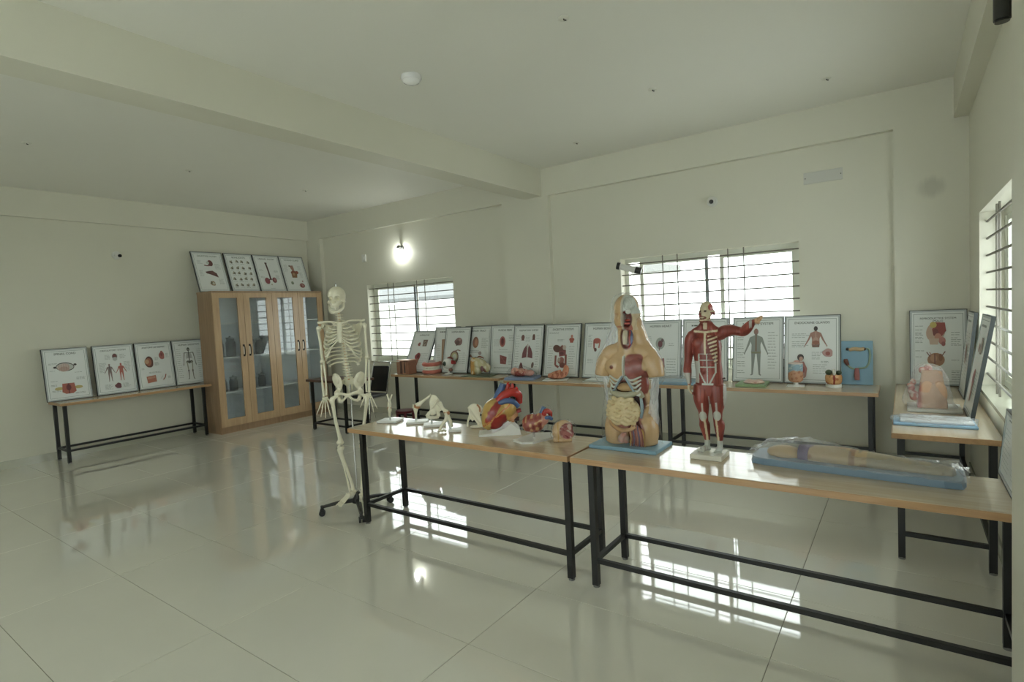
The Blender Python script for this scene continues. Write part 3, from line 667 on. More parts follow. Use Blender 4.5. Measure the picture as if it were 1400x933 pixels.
def a_digest(A):
    A.e(.76, .3, .07, .035, (196, 108, 96)); A.e(.76, .24, .03, .03, (206, 130, 118)); A.poly([(.70, .28), (.82, .28), (.8, .36), (.72, .36)], (178, 80, 66))
    A.e(.36, .47, .11, .07, (98, 56, 50), 18, .2); A.e(.52, .48, .09, .07, (120, 66, 60)); A.e(.57, .45, .05, .045, (214, 196, 186)); A.poly([(.42, .52), (.62, .5), (.62, .6), (.44, .62)], (148, 74, 78)); A.e(.5, .56, .06, .03, (110, 54, 58))
    A.seg([(.34, .60), (.34, .78), (.44, .82)], .055, (150, 80, 72)); A.seg([(.62, .58), (.63, .78)], .06, (140, 70, 64)); A.e(.5, .70, .09, .07, (170, 102, 92), wob=.1); A.e(.44, .68, .04, .04, (196, 176, 164)); A.e(.54, .78, .08, .05, (128, 62, 56)); A.seg([(.5, .4), (.5, .45)], .025, (150, 80, 74))
    A.text(.12, .5, .16, 2, .02, G2); A.text(.36, .6, .3, 2, .02); 
    for y in np.arange(.42, .85, .045): A.text(.12, .27, y, 1, col=G1, seed=int(y*31)); A.text(.7, .88, y+.01, 1, col=G1, seed=int(y*77))
def a_bone(A):
    A.e(.36, .33, .1, .05, (190, 92, 82)); A.seg([(.28, .34), (.29, .46), (.33, .5)], .04, (166, 70, 64)); A.seg([(.44, .34), (.42, .46)], .03, (200, 110, 98)); A.e(.33, .49, .035, .035, (96, 60, 56)); A.text(.12, .24, .22, 8, .03); A.text(.12, .3, .66, 3, .03, G2); A.text(.6, .9, .3, 12, .04, G2)
def a_heartp(A):
    A.e(.5, .40, .11, .1, (172, 178, 172)); A.e(.5, .41, .055, .06, (110, 56, 66)); A.e(.55, .35, .03, .03, (96, 70, 76)); A.seg([(.49, .46), (.48, .52)], .02, (140, 100, 104)); A.poly([(.48, .66), (.6, .65), (.62, .8), (.56, .86), (.5, .82)], (156, 70, 74)); A.text(.66, .9, .66, 6, .045, (130, 138, 134)); A.text(.14, .3, .28, 3, .03); A.text(.7, .88, .4, 2, .03); A.text(.14, .36, .66, 6, .04, G2)
def a_plain(A): A.text(.12, .4, .25, 14, .04, G2); A.text(.6, .9, .25, 14, .04, G2); A.e(.5, .5, .1, .12, (160, 104, 92)); A.e(.5, .5, .05, .06, (126, 60, 56))
def a_nerv(A):
    A.fig(.47, .18, .72, (146, 152, 146), (150, 120, 112), spread=.13); A.seg([(.47, .2), (.47, .53)], .03, (132, 106, 90)); A.e(.47, .22, .035, .04, (156, 108, 98)); A.seg([(.38, .55), (.56, .55)], .035, (136, 134, 104))
    for i, y in enumerate(np.arange(.28, .86, .034)): 
        if i % 4 != 3: A.text(.1, .27, y, 1, col=(128, 135, 131), seed=i)
    for i, y in enumerate(np.arange(.24, .8, .045)): A.text(.7, .9, y, 1, col=(128, 135, 131), seed=i+50)
def a_endo(A):
    A.fig(.57, .16, .54, (170, 120, 106), (40, 34, 34), legs=0, spread=.17); A.e(.57, .38, .05, .06, (196, 150, 132)); A.seg([(.57, .24), (.57, .40)], .02, (190, 150, 130)); A.e(.57, .40, .06, .03, (150, 86, 70)); A.poly([(.50, .43), (.64, .43), (.63, .47), (.51, .47)], (120, 84, 76))
    A.e(.78, .55, .09, .06, (196, 150, 146), wob=.08); A.e(.78, .56, .04, .03, (160, 80, 76))
    A.e(.30, .62, .06, .05, (60, 46, 44)); A.e(.31, .64, .035, .035, (206, 160, 140)); A.poly([(.29, .68), (.36, .68), (.42, .78), (.40, .9), (.28, .93), (.27, .8)], (184, 122, 114)); A.e(.34, .8, .03, .05, (150, 70, 76)); A.e(.36, .88, .04, .04, (196, 150, 140))
    A.text(.14, .46, .27, 3, .026, G1); A.text(.14, .46, .385, 4, .026, G1); A.text(.5, .7, .54, 5, .024, G2); A.text(.66, .84, .67, 2); A.text(.52, .84, .72, 5, .03, G2)
def a_pelvis(A):
    A.e(.46, .29, .17, .13, (214, 176, 150), 20, -.3); A.poly([(.46, .17), (.62, .17), (.64, .28), (.54, .37), (.42, .34), (.40, .26)], (150, 50, 42)); A.e(.42, .2, .06, .04, (212, 186, 90)); A.e(.46, .3, .05, .05, (116, 40, 36)); A.e(.5, .36, .06, .05, (206, 134, 112)); A.e(.57, .41, .06, .05, (198, 120, 112)); A.poly([(.34, .38), (.52, .38), (.5, .46), (.36, .46)], (222, 190, 168)); A.e(.59, .45, .035, .03, (160, 80, 78))
    A.e(.46, .66, .15, .09, (176, 120, 84)); A.e(.42, .64, .06, .05, (206, 150, 112)); A.seg([(.36, .62), (.3, .56)], .015, (120, 76, 70)); A.seg([(.55, .62), (.62, .55)], .015, (120, 76, 70)); A.seg([(.44, .58), (.44, .72)], .02, (140, 84, 66)); A.e(.54, .63, .035, .05, (150, 92, 62))
    A.seg([(.35, .56), (.38, .6)], .012, (190, 130, 120))
    for y in (.21, .26, .3, .315, .33, .36, .38, .41, .43, .54, .62): A.text(.1, .26, y, 1, seed=int(y*99))
    for y in (.3, .33, .37, .395, .42, .445, .465, .66, .8, .82, .85, .88, .91): A.text(.72, .9, y, 1, seed=int(y*73))
def a_lines(A): A.text(.12, .45, .25, 9, .07, G2); A.text(.55, .9, .25, 9, .07, G2)
ZT = .7505
# left wall table (facing +x)
LG = 'framed posters along the left wall table'
for yc, a, ti, l in [(2.40, a_spinal, 'SPINAL CORD', 'framed poster with an oval cross-section above a red and yellow spinal drawing'),
                     (2.925, a_circ, 'CIRCULATORY SYSTEM', 'framed poster with two standing body figures over a small heart'),
                     (3.415, a_kidney, 'ANATOMY OF KIDNEY', 'framed poster with a large brown kidney and a tan block'),
                     (3.90-.005, a_skel, 'HUMAN SKELETON', 'framed poster of a standing skeleton beside the cabinet')]:
    poster(l, (-8.66, yc, ZT), PI/2, .12, a, ti, .475, .66, LG)
# on the cabinet
CG = 'framed posters on top of the cabinet'
for yc, a, ti, l, tc in [(4.245, a_stom, 'DIGESTIVE SYSTEM', 'framed poster with stomach and dark liver, leftmost on the cabinet', (84, 106, 80)),
                         (4.735, a_joints, 'BONE JOINTS', 'framed poster with many small grey bones, on the cabinet', (70, 80, 70)),
                         (5.205, a_urinary, 'URINARY SYSTEM', 'framed poster with a dark vertical tube between two kidneys, on the cabinet', (64, 72, 64)),
                         (5.67, a_thyroid, 'THYROID GLAND', 'framed poster with brown gland drawing, rightmost on the cabinet', (60, 98, 70))]:
    poster(l, (-8.50, yc, 2.1005), PI/2, .34, a, ti, .46, .66, CG, tc)
# back tables
BG = 'framed posters on the back tables'
def bp(xc, yb, lean, a, ti, l, w=.485, z=ZT, rz=0, roll=0): return poster(l, (xc, yb, z), rz, lean, a, ti, w, .667, BG, roll=roll)
bp(-5.98, 5.84, .46, a_ear, 'HUMAN EAR', 'framed poster leaning far back over the window ledge, leftmost on the back tables', .47)
bp(-5.495, 5.985, .18, a_column, None, 'framed poster with a tall brown column, half hidden behind its neighbours')
bp(-5.24, 5.90, .235, a_brain, 'HUMAN BRAIN', 'framed poster with brain drawings behind the eye model')
bp(-4.895, 5.97, .18, a_kid2, 'URINARY TRACT', 'framed poster with tan oval organ behind the ear model')
bp(-4.40, 5.955, .14, a_muscle, 'MUSCLE FIBRE', 'framed poster with red oval over a red block, beside the pillar')
bp(-4.0+.01, 5.87, .22, a_lungs, 'RESPIRATORY SYSTEM', 'framed poster with a pair of dark red lungs', .47)
bp(-3.47, 5.86, .22, a_digest, 'DIGESTIVE SYSTEM', 'framed poster with a brown digestive tract, left of the torso', .51)
bp(-2.925, 5.86, .22, a_bone, 'HUMAN BONES', 'framed poster half hidden behind the torso shoulder')
bp(-2.25, 5.98, .17, a_heartp, 'HUMAN HEART', 'framed poster between the torso and the muscle figure')
bp(-1.755, 5.98, .17, a_plain, None, 'framed poster right behind the red muscle figure')
bp(-1.225, 5.98, .17, a_nerv, 'NERVOUS SYSTEM', 'framed poster with a pale standing body and brown spine')
bp(-.735, 5.98, .17, a_endo, 'ENDOCRINE GLANDS', 'framed poster titled endocrine glands, rightmost on the back tables')
# side table and front table
SG = 'framed posters in the right corner'
poster('framed poster with red and yellow pelvis section in the right corner', (.235, 5.985, .7685), 0, .14, a_pelvis, 'REPRODUCTIVE SYSTEM\n(MALE)', .40, .66, SG)
poster('framed poster seen edge-on against the right wall, behind the other edge-on one', (.375, 5.50, .7685), -PI/2, .10, a_plain, None, .47, .65, SG)
poster('framed poster seen edge-on, nearer the camera, leaning on the side window', (.345, 4.62, .7685), -PI/2, .16, a_ear, None, .47, .66, SG)
t = poster('glossy poster lying on edge against the pillar at the near table end', (.362, 3.00, ZT), -PI/2, .10, a_lines, None, .56, .30, SG)

# ------------------------------------------------------------------ standing skeleton (local: faces -y, x = viewer's right)
def skeleton():
    t = thing('skeleton_model', 'life-size ivory skeleton hanging on a black wheeled stand', 'skeleton', (-3.70, 2.87, 0), math.radians(52-8))
    def bone(name, pts, r, par=t, n=9, k=4, flat=1): return MB().tube(pts, r, n, k, None, flat).build(name, BONE, par)
    V = lambda *a: np.array(a, float)
    # skull
    sk = MB(); hc = V(-.058, -.005, 1.775)
    sk.ell(hc+V(0, .012, .02), (.070, .088, .072), 20, 14); sk.ell(hc+V(0, .045, .0), (.062, .055, .06), 16, 10); sk.ell(hc+V(0, -.045, -.025), (.055, .042, .05), 16, 10)
    sk.ell(hc+V(0, -.062, -.062), (.034, .028, .03), 12, 8)                    # upper jaw
    for s in (-1, 1):
        sk.tube([hc+V(s*.05, -.06, -.03), hc+V(s*.066, -.03, -.036), hc+V(s*.064, .01, -.03)], .009, 8, 3)   # cheek bones
        sk.ell(hc+V(s*.028, -.070, .010), (.024, .011, .009), 10, 6)
    sk.ell(hc+V(0, -.083, -.014), (.009, .012, .018), 8, 6)
    def dent(P):
        P = P.copy()
        for c, r, d in ((V(-.027, -.085, -.012), .0185, .042), (V(.027, -.085, -.012), .0185, .042), (V(0, -.095, -.040), .0115, .03), (V(-.058, -.02, -.012), .018, .012), (V(.058, -.02, -.012), .018, .012)):
            q = P-hc-c; w = np.exp(-((q[:, 0]/r)**2+(q[:, 2]/r)**2+(q[:, 1]/.05)**2)**1.5)
            if abs(c[0]) > .05: P[:, 0] -= np.sign(c[0])*d*w
            else: P[:, 1] += d*w
        return P
    o = fuse(sk, 'skull', BONE, t, .0045, 5, None, dent)
    def turn(ob, a):           # head turned to its right
        M = Matrix.Translation(hc) @ Matrix.Rotation(a, 4, 'Z') @ Matrix.Translation(-hc); ob.data.transform(M)
    HA = -.12
    turn(o, HA)
    jw = MB(); jw.tube([hc+V(-.056, .0, -.04), hc+V(-.052, -.02, -.085), hc+V(-.03, -.07, -.112), hc+V(0, -.086, -.116), hc+V(.03, -.07, -.112), hc+V(.052, -.02, -.085), hc+V(.056, 0, -.04)], [.008, .011, .012, .013, .012, .011, .008], 8, 4)
    o = jw.build('mandible', BONE, t); turn(o, HA)
    th = MB()
    for row, (z, dz) in enumerate(((-.083, 1), (-.097, -1))):
        for i in range(-4, 5):
            a = i*.3; th.ell(hc+V(.031*math.sin(a), -.045-.043*math.cos(a), z), (.0042, .004, .008), 6, 4)
    o = th.build('teeth', mat('tooth_white', lin(232, 228, 210), .3), t); o['kind'] = 'stuff'; turn(o, HA)
    MB().lathe([(.005, 0), (.005, .022), (.009, .026), (.002, .034)], 10, tuple(hc+V(0, .012, .09))).build('hanger', CHROME, t)
    # spine
    zs = np.linspace(1.635, 1.12, 24); sp = cr([(-.055, .035, 1.66), (-.05, .02, 1.60), (-.045, .055, 1.48), (-.035, .065, 1.36), (-.02, .03, 1.22), (-.008, .035, 1.10)], 6)
    for i, z in enumerate(zs):
        x = np.interp(-z, -sp[:, 2], sp[:, 0]); y = np.interp(-z, -sp[:, 2], sp[:, 1]); r = .014+.010*i/23
        m = MB(); m.lathe([(r*.9, -.008), (r, -.006), (r*.9, 0), (r, .006), (r*.9, .008)], 12, (x, y, z))
        m.tube([(x, y+r*.8, z), (x, y+r+.016, z-.012)], [.005, .003], 6); m.tube([(x-r-.016, y+r*.7, z), (x, y+r*.6, z), (x+r+.016, y+r*.7, z)], [.003, .006, .003], 6)
        m.build('vertebra', BONE, t)
    MB().tube(sp, .0085, 8).build('spinal_discs', mat('disc_tan', lin(206, 170, 120), .5), t)
    # ribs
    cx0 = -.038
    def rib(i, s):
        f = i/11; zb = 1.585-.0265*i-.004*i*(i > 6); w = [.055, .085, .105, .12, .13, .137, .142, .144, .143, .14, .13, .115][i]
        zf = zb-.03-.035*min(i, 8)/8+.02*max(0, i-6)/3; yb = np.interp(-zb, -sp[:, 2], sp[:, 1]); xb = np.interp(-zb, -sp[:, 2], sp[:, 0]); dep = .055+.05*min(i, 6)/6
        cxx = cx0+(xb-cx0)*.4; P = [(xb+s*.016, yb+.012, zb), (cxx+s*w*.62, yb+.028, zb-.004), (cxx+s*w*.98, yb-.02, zb-.02), (cxx+s*w*.95, yb-.07, zf+.01)]
        if i < 7: P.append((cxx+s*w*.62, -dep-.005, zf))
        bone('rib', P, [.0082]*len(P), t, 8, 5, .8)
        if i < 10:                                         # costal cartilage up to the breastbone
            zst = [1.555, 1.53, 1.508, 1.487, 1.468, 1.45, 1.435][i] if i < 7 else 1.428-.012*(i-7); x0, y0_, z0_ = P[-1]
            e = (cx0+s*.014, -dep-.012, zst) if i < 7 else (cx0+s*(.022+.022*(i-6)), -.103, zst-.018*(i-6))
            bone('rib_cartilage', [(x0, y0_, z0_), ((x0*.5+e[0]*.5), (y0_*.3+e[1]*.7)-.006, (z0_+e[2])/2-(.004 if i < 7 else .012)), e], [.0068, .0066, .006], t, 8, 4, .85)
    for i in range(12):
        for s in (-1, 1): rib(i, s)
    MB().tube([(cx0, -.065, 1.575), (cx0, -.085, 1.53), (cx0, -.108, 1.46), (cx0, -.112, 1.415)], [.0085, .008, .0075, .004], 10, 4, None, 2.5).build('sternum', BONE, t)
    sh = {-1: V(-.215, .02, 1.545), 1: V(.145, .02, 1.555)}
    for s in (-1, 1):
        bone('clavicle', [(cx0+s*.018, -.06, 1.572), (cx0+s*.08, -.06, 1.585), (cx0+s*.14, -.01, 1.585), (sh[s][0]-s*.012, .015, 1.578)], [.009, .007, .007, .009])
        b = MB(); c = sh[s]; x = c[0]-s*.055
        b.add([(x+s*.035, .05, 1.545), (x-s*.05, .085, 1.555), (x-s*.02, .10, 1.41), (x+s*.035, .062, 1.545), (x-s*.05, .095, 1.555), (x-s*.02, .11, 1.41)], [(0, 1, 2), (5, 4, 3), (0, 3, 4, 1), (1, 4, 5, 2), (2, 5, 3, 0)])
        b.tube([(x-s*.05, .1, 1.535), (x+s*.01, .1, 1.56), (c[0]-s*.008, .045, 1.585), (c[0], .01, 1.582)], [.005, .008, .011, .009], 8, 3); b.ell((c[0]-s*.028, .035, 1.55), (.014, .02, .02), 8, 6)
        b.build('scapula', BONE, t, True, False, True)
    # arms
    el = {-1: V(-.205, .02, 1.255), 1: V(.15, .02, 1.268)}; wr = {-1: V(-.198, -.015, .985), 1: V(.145, -.015, .99)}
    for s in (-1, 1):
        a, e, w = sh[s], el[s], wr[s]; a = a+V(s*.0, 0, -.005)
        bone('humerus', [a+V(-s*.006, 0, .012), a+V(0, 0, -.008), a+V(s*.004, 0, -.04), (a+e)/2, e+V(0, 0, .035), e+V(0, 0, .008), e+V(0, 0, -.004)], [.012, .022, .0125, .0105, .0125, .022, .016])
        bone('ulna', [e+V(-s*.008, .012, .014), e+V(-s*.008, .006, -.02), (e+w)/2+V(-s*.016, .0, 0), w+V(-s*.013, 0, .004)], [.011, .0105, .007, .0075], t, 8)
        bone('radius', [e+V(s*.010, -.004, -.012), e+V(s*.011, -.006, -.04), (e+w)/2+V(s*.012, -.006, 0), w+V(s*.008, 0, .018), w+V(s*.007, 0, .0)], [.010, .007, .0075, .011, .011], t, 8)
        # hand hangs with fingers spread
        hm = MB()
        for i in range(8): hm.ell(w+V((i % 4-1.5)*.0105, -.004+.004*(i % 2), -.012-.013*(i//4)), .0078, 8, 6)
        fd = []
        for i in range(5):
            q = (i-2)*s*-1 if s < 0 else (i-2)
            sx = (i-2)*.0125; b0 = w+V(sx*.9, -.004, -.032); tilt = (i-2)*.20*(1 if s < 0 else 1)
            if i == (4 if s < 0 else 0): b0 = w+V(sx*1.1, -.012, -.02)
            L = [.052, .060, .064, .060, .050][i]; d = V(math.sin(tilt), -.12, -math.cos(tilt)); d /= np.linalg.norm(d); b1 = b0+d*L
            hm.tube([b0, b0+d*L*.5, b1], [.0062, .0042, .0062], 7, 3); fd.append((b1, d, i))
        hand = hm.build('hand', BONE, t)
        for b1, d, i in fd:
            th_ = i == (4 if s < 0 else 0); LL = [.034, .024, .018] if not th_ else [.03, .022, .006]; k = [.9, 1, 1.08, 1, .82][i]; m = MB(); p = b1
            for j, L in enumerate(LL):
                d2 = d+V(0, -.10*j, 0); d2 /= np.linalg.norm(d2); q = p+d2*L*k; m.tube([p+d2*.001, (p+q)/2, q-d2*.001], [.0056-.0008*j, .0036-.0004*j, .0050-.0008*j], 7, 2); p = q
            m.build('finger', BONE, hand)
    # pelvis
    pv = MB()
    for s in (-1, 1):
        pv.ell((-.008+s*.088, .012, 1.095), (.064, .015, .075), 16, 10, (.30, -s*.25, s*.75)); pv.ell((-.008+s*.098, .0, 1.12), (.05, .014, .045), 14, 8, (.2, -s*.35, s*.95))
        pv.ell((-.008+s*.092, -.015, 1.0), (.026, .028, .03), 12, 8)
        pv.tube([(-.008+s*.085, -.025, 1.0), (-.012+s*.045, -.058, 1.0), (-.012, -.062, .985)], [.017, .012, .014], 9, 4)
        pv.tube([(-.012+s*.012, -.06, .975), (-.012+s*.04, -.045, .945), (-.008+s*.068, -.012, .93)], [.011, .010, .015], 9, 4)
        pv.tube([(-.008+s*.072, -.01, .93), (-.008+s*.085, .005, .965), (-.008+s*.09, 0, 1.01)], [.017, .017, .02], 9, 4)
        pv.tube([(-.008+s*.055, .045, 1.1), (-.008+s*.07, .03, 1.05), (-.008+s*.085, .01, 1.01)], [.02, .016, .02], 9, 4)
    pv.ell((-.01, .055, 1.085), (.052, .02, .045), 14, 8, (.25, 0, 0)); pv.tube([(-.01, .065, 1.06), (-.01, .075, 1.01), (-.01, .06, .975)], [.03, .018, .008], 9, 4)
    fuse(pv, 'pelvis', BONE, t, .005, 4)
    # legs
    hip = {-1: V(-.098, -.015, .985), 1: V(.083, -.015, .985)}; kn = {-1: V(-.103, -.015, .575), 1: V(.075, -.01, .57)}; an = {-1: V(-.035, .0, .185), 1: V(.05, .0, .19)}
    for s in (-1, 1):
        h, k, a = hip[s], kn[s], an[s]; g = h+V(s*.045, 0, -.035)
        bone('femur', [h, h+V(s*.02, 0, -.012), g, g+V(-s*.004, 0, -.05), (g+k)/2+V(0, -.012, 0), k+V(0, 0, .06), k+V(0, 0, .022), k+V(0, 0, .006)], [.021, .015, .022, .0155, .0135, .017, .031, .024])
        bone('tibia', [k+V(-s*.003, 0, -.006), k+V(-s*.003, 0, -.022), k+V(-s*.003, -.004, -.07), (k+a)/2+V(-s*.002, -.004, 0), a+V(-s*.002, 0, .05), a+V(-s*.003, 0, .005)], [.026, .028, .0165, .0125, .013, .019])
        bone('fibula', [k+V(s*.025, .015, -.035), (k+a)/2+V(s*.02, .012, 0), a+V(s*.019, .01, -.01)], [.009, .0055, .0095], t, 8)
        bone('patella', [k+V(0, -.034, .02), k+V(0, -.038, .005), k+V(0, -.034, -.012)], [.008, .016, .008], t, 10, 3, .6)
        # foot hanging, toes down and outwards
        dr = V(-.72, -.52, -.62) if s < 0 else V(.10, -.62, -.85); dr /= np.linalg.norm(dr); sd = np.cross(dr, V(0, 0, 1)); sd /= np.linalg.norm(sd); up = np.cross(sd, dr)
        fm = MB(); fm.ell(a+V(0, 0, -.02), (.02, .022, .016), 10, 6); fm.tube([a-dr*.03+V(0, .018, -.03), a+V(0, .006, -.03), a+dr*.045], [.015, .019, .017], 9, 3)
        tt = []
        for i in range(5):
            o2 = sd*(i-2)*.0125; b0 = a+dr*.055+o2-up*.003; d = dr+sd*(i-2)*.05; L = .062-.003*abs(i-1); b1 = b0+d*L; fm.ell(a+dr*.045+o2, .0105, 8, 6); fm.tube([b0, (b0+b1)/2, b1], [.007, .0045, .007], 7, 3); tt.append((b1, d, i))
        ft = fm.build('foot', BONE, t)
        for b1, d, i in tt:
            m = MB(); p = b1
            for j, L in enumerate((.022, .013, .011)): q = p+d*L*(1.2 if i == (0 if s > 0 else 4) else .95); m.tube([p, (p+q)/2, q], [.0055, .0038, .005], 7, 2); p = q
            m.build('toe', BONE, ft)
    # stand
    MB().tube([(0, .03, .10), (0, .03, 1.06)], .007, 12).build('pole', CHROME, t)
    blk = mat('stand_black_plastic', lin(26, 26, 27), .4)
    MB().lathe([(.045, .075), (.05, .085), (.05, .10), (.028, .125), (.022, .16), (.012, .165)], 20, (0, .03, 0)).build('hub', blk, t)
    for ang in (187, 282, 28, 97):
        a = math.radians(ang); c, s_ = math.cos(a), math.sin(a); R = .285; m = MB()
        m.tube([(c*.03, .03+s_*.03, .095), (c*.16, .03+s_*.16, .09), (c*R, .03+s_*R, .072)], [.024, .02, .015], 8, 3, None, .8)
        lg = m.build('stand_leg', blk, t); w = MB()
        w.tube([(c*R, .03+s_*R, .085), (c*R, .03+s_*R, .05)], .012, 8); w.box((c*R, .03+s_*R, .045), (.03, .028, .03), (0, 0, a))
        for q in (-.014, .014): w.tube([(c*R-s_*(q-.008), .03+s_*R+c*(q-.008), .025), (c*R-s_*(q+.008), .03+s_*R+c*(q+.008), .025)], .025, 14)
        w.build('caster', blk, lg)
skeleton()

# ------------------------------------------------------------------ film bags
def bag(name, rings, par, m=FILM, n=40, amp=.006, seed=1, zf=30):
    """loose wrinkled film through elliptical rings (z, cx, cy, rx, ry)"""
    R = cr(rings, 5); r = np.random.default_rng(seed); k1, k2 = r.uniform(0, 6.28, 2); v = []
    for i, (z, cx_, cy_, rx, ry) in enumerate(R):
        for j in range(n):
            a = 2*PI*j/n; w = amp*(math.sin(5*a+k1+z*zf*.5)+.7*math.sin(9*a-k2+z*zf*.8)+.5*math.sin(z*zf*1.7+3*a)); v.append((cx_+(max(rx, .004)+w*min(1, rx/.03))*math.cos(a), cy_+(max(ry, .004)+w*min(1, ry/.03))*math.sin(a), z+.4*w))
    f = [(i*n+j, i*n+(j+1) % n, (i+1)*n+(j+1) % n, (i+1)*n+j) for i in range(len(R)-1) for j in range(n)]
    mb = MB(); mb.add(v, f); return mb.build(name, m, par)

# ------------------------------------------------------------------ anatomical torso
SKIN = np.array(lin(206, 172, 128)); MUS = np.array(lin(140, 66, 57)); DKR = np.array(lin(96, 44, 40)); BNW = np.array(lin(214, 208, 190)); YEL = np.array(lin(206, 172, 88)); BLU = np.array(lin(76, 96, 140)); REDV = np.array(lin(178, 46, 42)); PINK = np.array(lin(206, 138, 122)); CREAM = np.array(lin(208, 186, 140)); GREYB = np.array(lin(196, 200, 192))
def torso():
    t = thing('torso_model', 'life-like anatomical torso with open belly on a blue board, wrapped in film', 'anatomical model', (-1.345, 3.055, .75), 0)
    MB().rbox(-.215, .205, -.125, .14, .0005, .022, .003).build('base_board', BLUEB, t, False)
    ox, oy = .0, .015; m = MB()
    def E(x, y, z, a, b, c, rot=None): m.ell((ox+x, oy+y, z), (a, b, c), 20, 14, rot)
    E(0, 0, .47, .135, .082, .10); E(0, .0, .38, .128, .08, .12); E(0, 0, .52, .125, .07, .07); E(0, .005, .30, .122, .078, .12); E(0, .01, .19, .150, .09, .10)
    for s in (-1, 1):
        E(s*.068, -.050, .485, .062, .026, .055); E(s*.085, .005, .10, .082, .088, .13); E(s*.135, .008, .515, .055, .055, .06)
        m.tube([(ox+s*.125, oy, .545), (ox+s*.152, oy+.0, .50), (ox+s*.168, oy-.004, .45), (ox+s*.172, oy-.006, .425)], [.05, .056, .05, .045], 18, 4); m.tube([(ox+s*.06, oy+.01, .58), (ox+s*.12, oy+.006, .565), (ox+s*.15, oy, .52)], [.045, .045, .045], 16, 4); m.tube([(ox+s*.02, oy+.02, .61), (ox+s*.10, oy+.012, .57), (ox+s*.15, oy+.005, .54)], [.045, .04, .042], 14, 4)
        m.tube([(ox+s*.085, oy+.005, .13), (ox+s*.09, oy, .024)], [.075, .072], 18, 3)
    E(0, .0, .12, .10, .08, .10); m.tube([(ox, oy+.01, .56), (ox, oy+.005, .66), (ox, oy-.0, .72)], [.07, .06, .058], 18, 4)
    E(-.002, .005, .825, .074, .086, .09); E(-.002, -.018, .765, .068, .066, .072); E(-.012, -.04, .735, .036, .034, .036); E(-.014, -.080, .778, .010, .016, .02)
    m.ell((ox-.07, oy+.01, .785), (.012, .022, .03), 10, 8)
    m.tube([(ox+.02, oy+.03, .82), (ox+.04, oy+.03, .76), (ox+.055, oy+.03, .70), (ox+.085, oy+.025, .62), (ox+.13, oy+.015, .565)], [.02, .034, .04, .04, .03], 14, 4); m.ell((ox+.062, oy-.015, .80), (.03, .04, .035), 12, 10)
    def dig(P):
        P = P.copy(); x, y, z = (P-[ox, oy, 0]).T
        fr = sstep(-.01, -.05, y)
        w = sstep(1.0, .72, np.hypot((x+.0)/.105, (z-.275)/.135))*fr; P[:, 1] += .055*w                       # belly opening
        w = sstep(1.0, .7, np.hypot((x-.020)/.030, (z-.768)/.048))*fr*(x > .0); P[:, 1] += .04*w; 
        w = sstep(1.0, .6, np.hypot((x-.055)/.05, (z-.10)/.085))*fr; P[:, 1] += .018*w
        w = sstep(.0, .0045, x-.001)*sstep(.66, .69, z)*sstep(.93, .90, z)*fr; P[:, 1] += .012*w                 # opened half of the head
        w = sstep(1.0, .8, np.hypot((x-.01)/.04, (z-.655)/.06))*fr; P[:, 1] += .018*w
        P[:, 2] = np.maximum(P[:, 2], .0215)
        return P
    def paint(P):
        x, y, z = (P-[ox, oy, 0]).T; c = np.tile(SKIN, (len(P), 1)); f = y < -.005
        c = mixc(c, SKIN*.94, .5+.5*frac(P, 25, 1))
        ex = lambda cx_, cz, a, b, soft=.08: sstep(1+soft, 1-soft, np.hypot((x-cx_)/a, (z-cz)/b))*f
        c = mixc(c, DKR, ex(0, .275, .112, .145)); c = mixc(c, PINK*.7, ex(0, .22, .105, .10)*(z < .2))
        pec = sstep(1.06, .94, (np.abs((x-.058+.12*np.clip(.46-z, 0, 1))/.052)**4+np.abs((z-.487)/.075)**4)**.25)*f*(x > .008); c = mixc(c, MUS, pec); c = mixc(c, PINK*.8, pec*(frac(P, 60, 3) > .35)*(np.abs(x-.03) < .012)*.6)
        c = mixc(c, MUS, ex(.108, .40, .03, .075, .1))
        c = mixc(c, BNW, (np.abs(x-.003) < .007)*(z > .42)*(z < .56)*f*1.0)
        c = mixc(c, np.array(lin(110, 50, 36)), ex(-.078, .485, .012, .012, .3))
        nk = ex(.012, .655, .038, .065, .1); c = mixc(c, np.array(lin(120, 66, 60)), nk); c = mixc(c, BLU*.9, nk*(np.abs(x-.035) < .006)); c = mixc(c, REDV, nk*(np.abs(x-.026) < .004))
        hd = (x > .002)*(z > .70)*f; c = mixc(c, GREYB, hd*(z > .80)); c = mixc(c, np.array(lin(210, 190, 156)), hd*(z <= .80)); c = mixc(c, np.array(lin(176, 104, 90)), hd*(z <= .79)*(x < .046)); c = mixc(c, np.array(lin(112, 52, 48)), ex(.020, .768, .032, .05)*(x > .002))
        c = mixc(c, BNW, (np.abs(x-.001) < .004)*(z > .69)*f*.9); c = mixc(c, np.array(lin(176, 120, 70)), ex(-.035, .80, .018, .006)*.5); c = mixc(c, np.array(lin(170, 90, 76)), ex(-.02, .725, .02, .006)*.7)
        gr = ex(.062, .095, .055, .09, .1)*(x > .012); c = mixc(c, np.array(lin(124, 62, 52)), gr)
        return c
    fuse(m, 'body', GLOSSPAINT, t, .0042, 12, paint, dig)
    fr = lambda x, z, y: (ox+x, oy+y, z)
    # rib arches below the chest
    for s in (-1, 1):
        for i in range(5):
            z = .425-.021*i; x0, x1 = .012+.013*i, .10-.002*i
            MB().tube([fr(s*x0, z+.010-.006*i, -.079+.002*i), fr(s*(x0+.03), z-.014, -.080), fr(s*x1, z+.008, -.055)], [.0048, .0062, .0045], 8, 5).build('rib', mat('pale_rib_paint', lin(208, 210, 200), .35), t)
        MB().tube([fr(s*.006, .435, -.082), fr(s*.03, .40, -.086), fr(s*.062, .35, -.084), fr(s*.098, .325, -.062)], [.006, .0065, .006, .005], 8, 5).build('rib_arch', mat('blue_grey_cartilage', lin(140, 158, 168), .35), t)
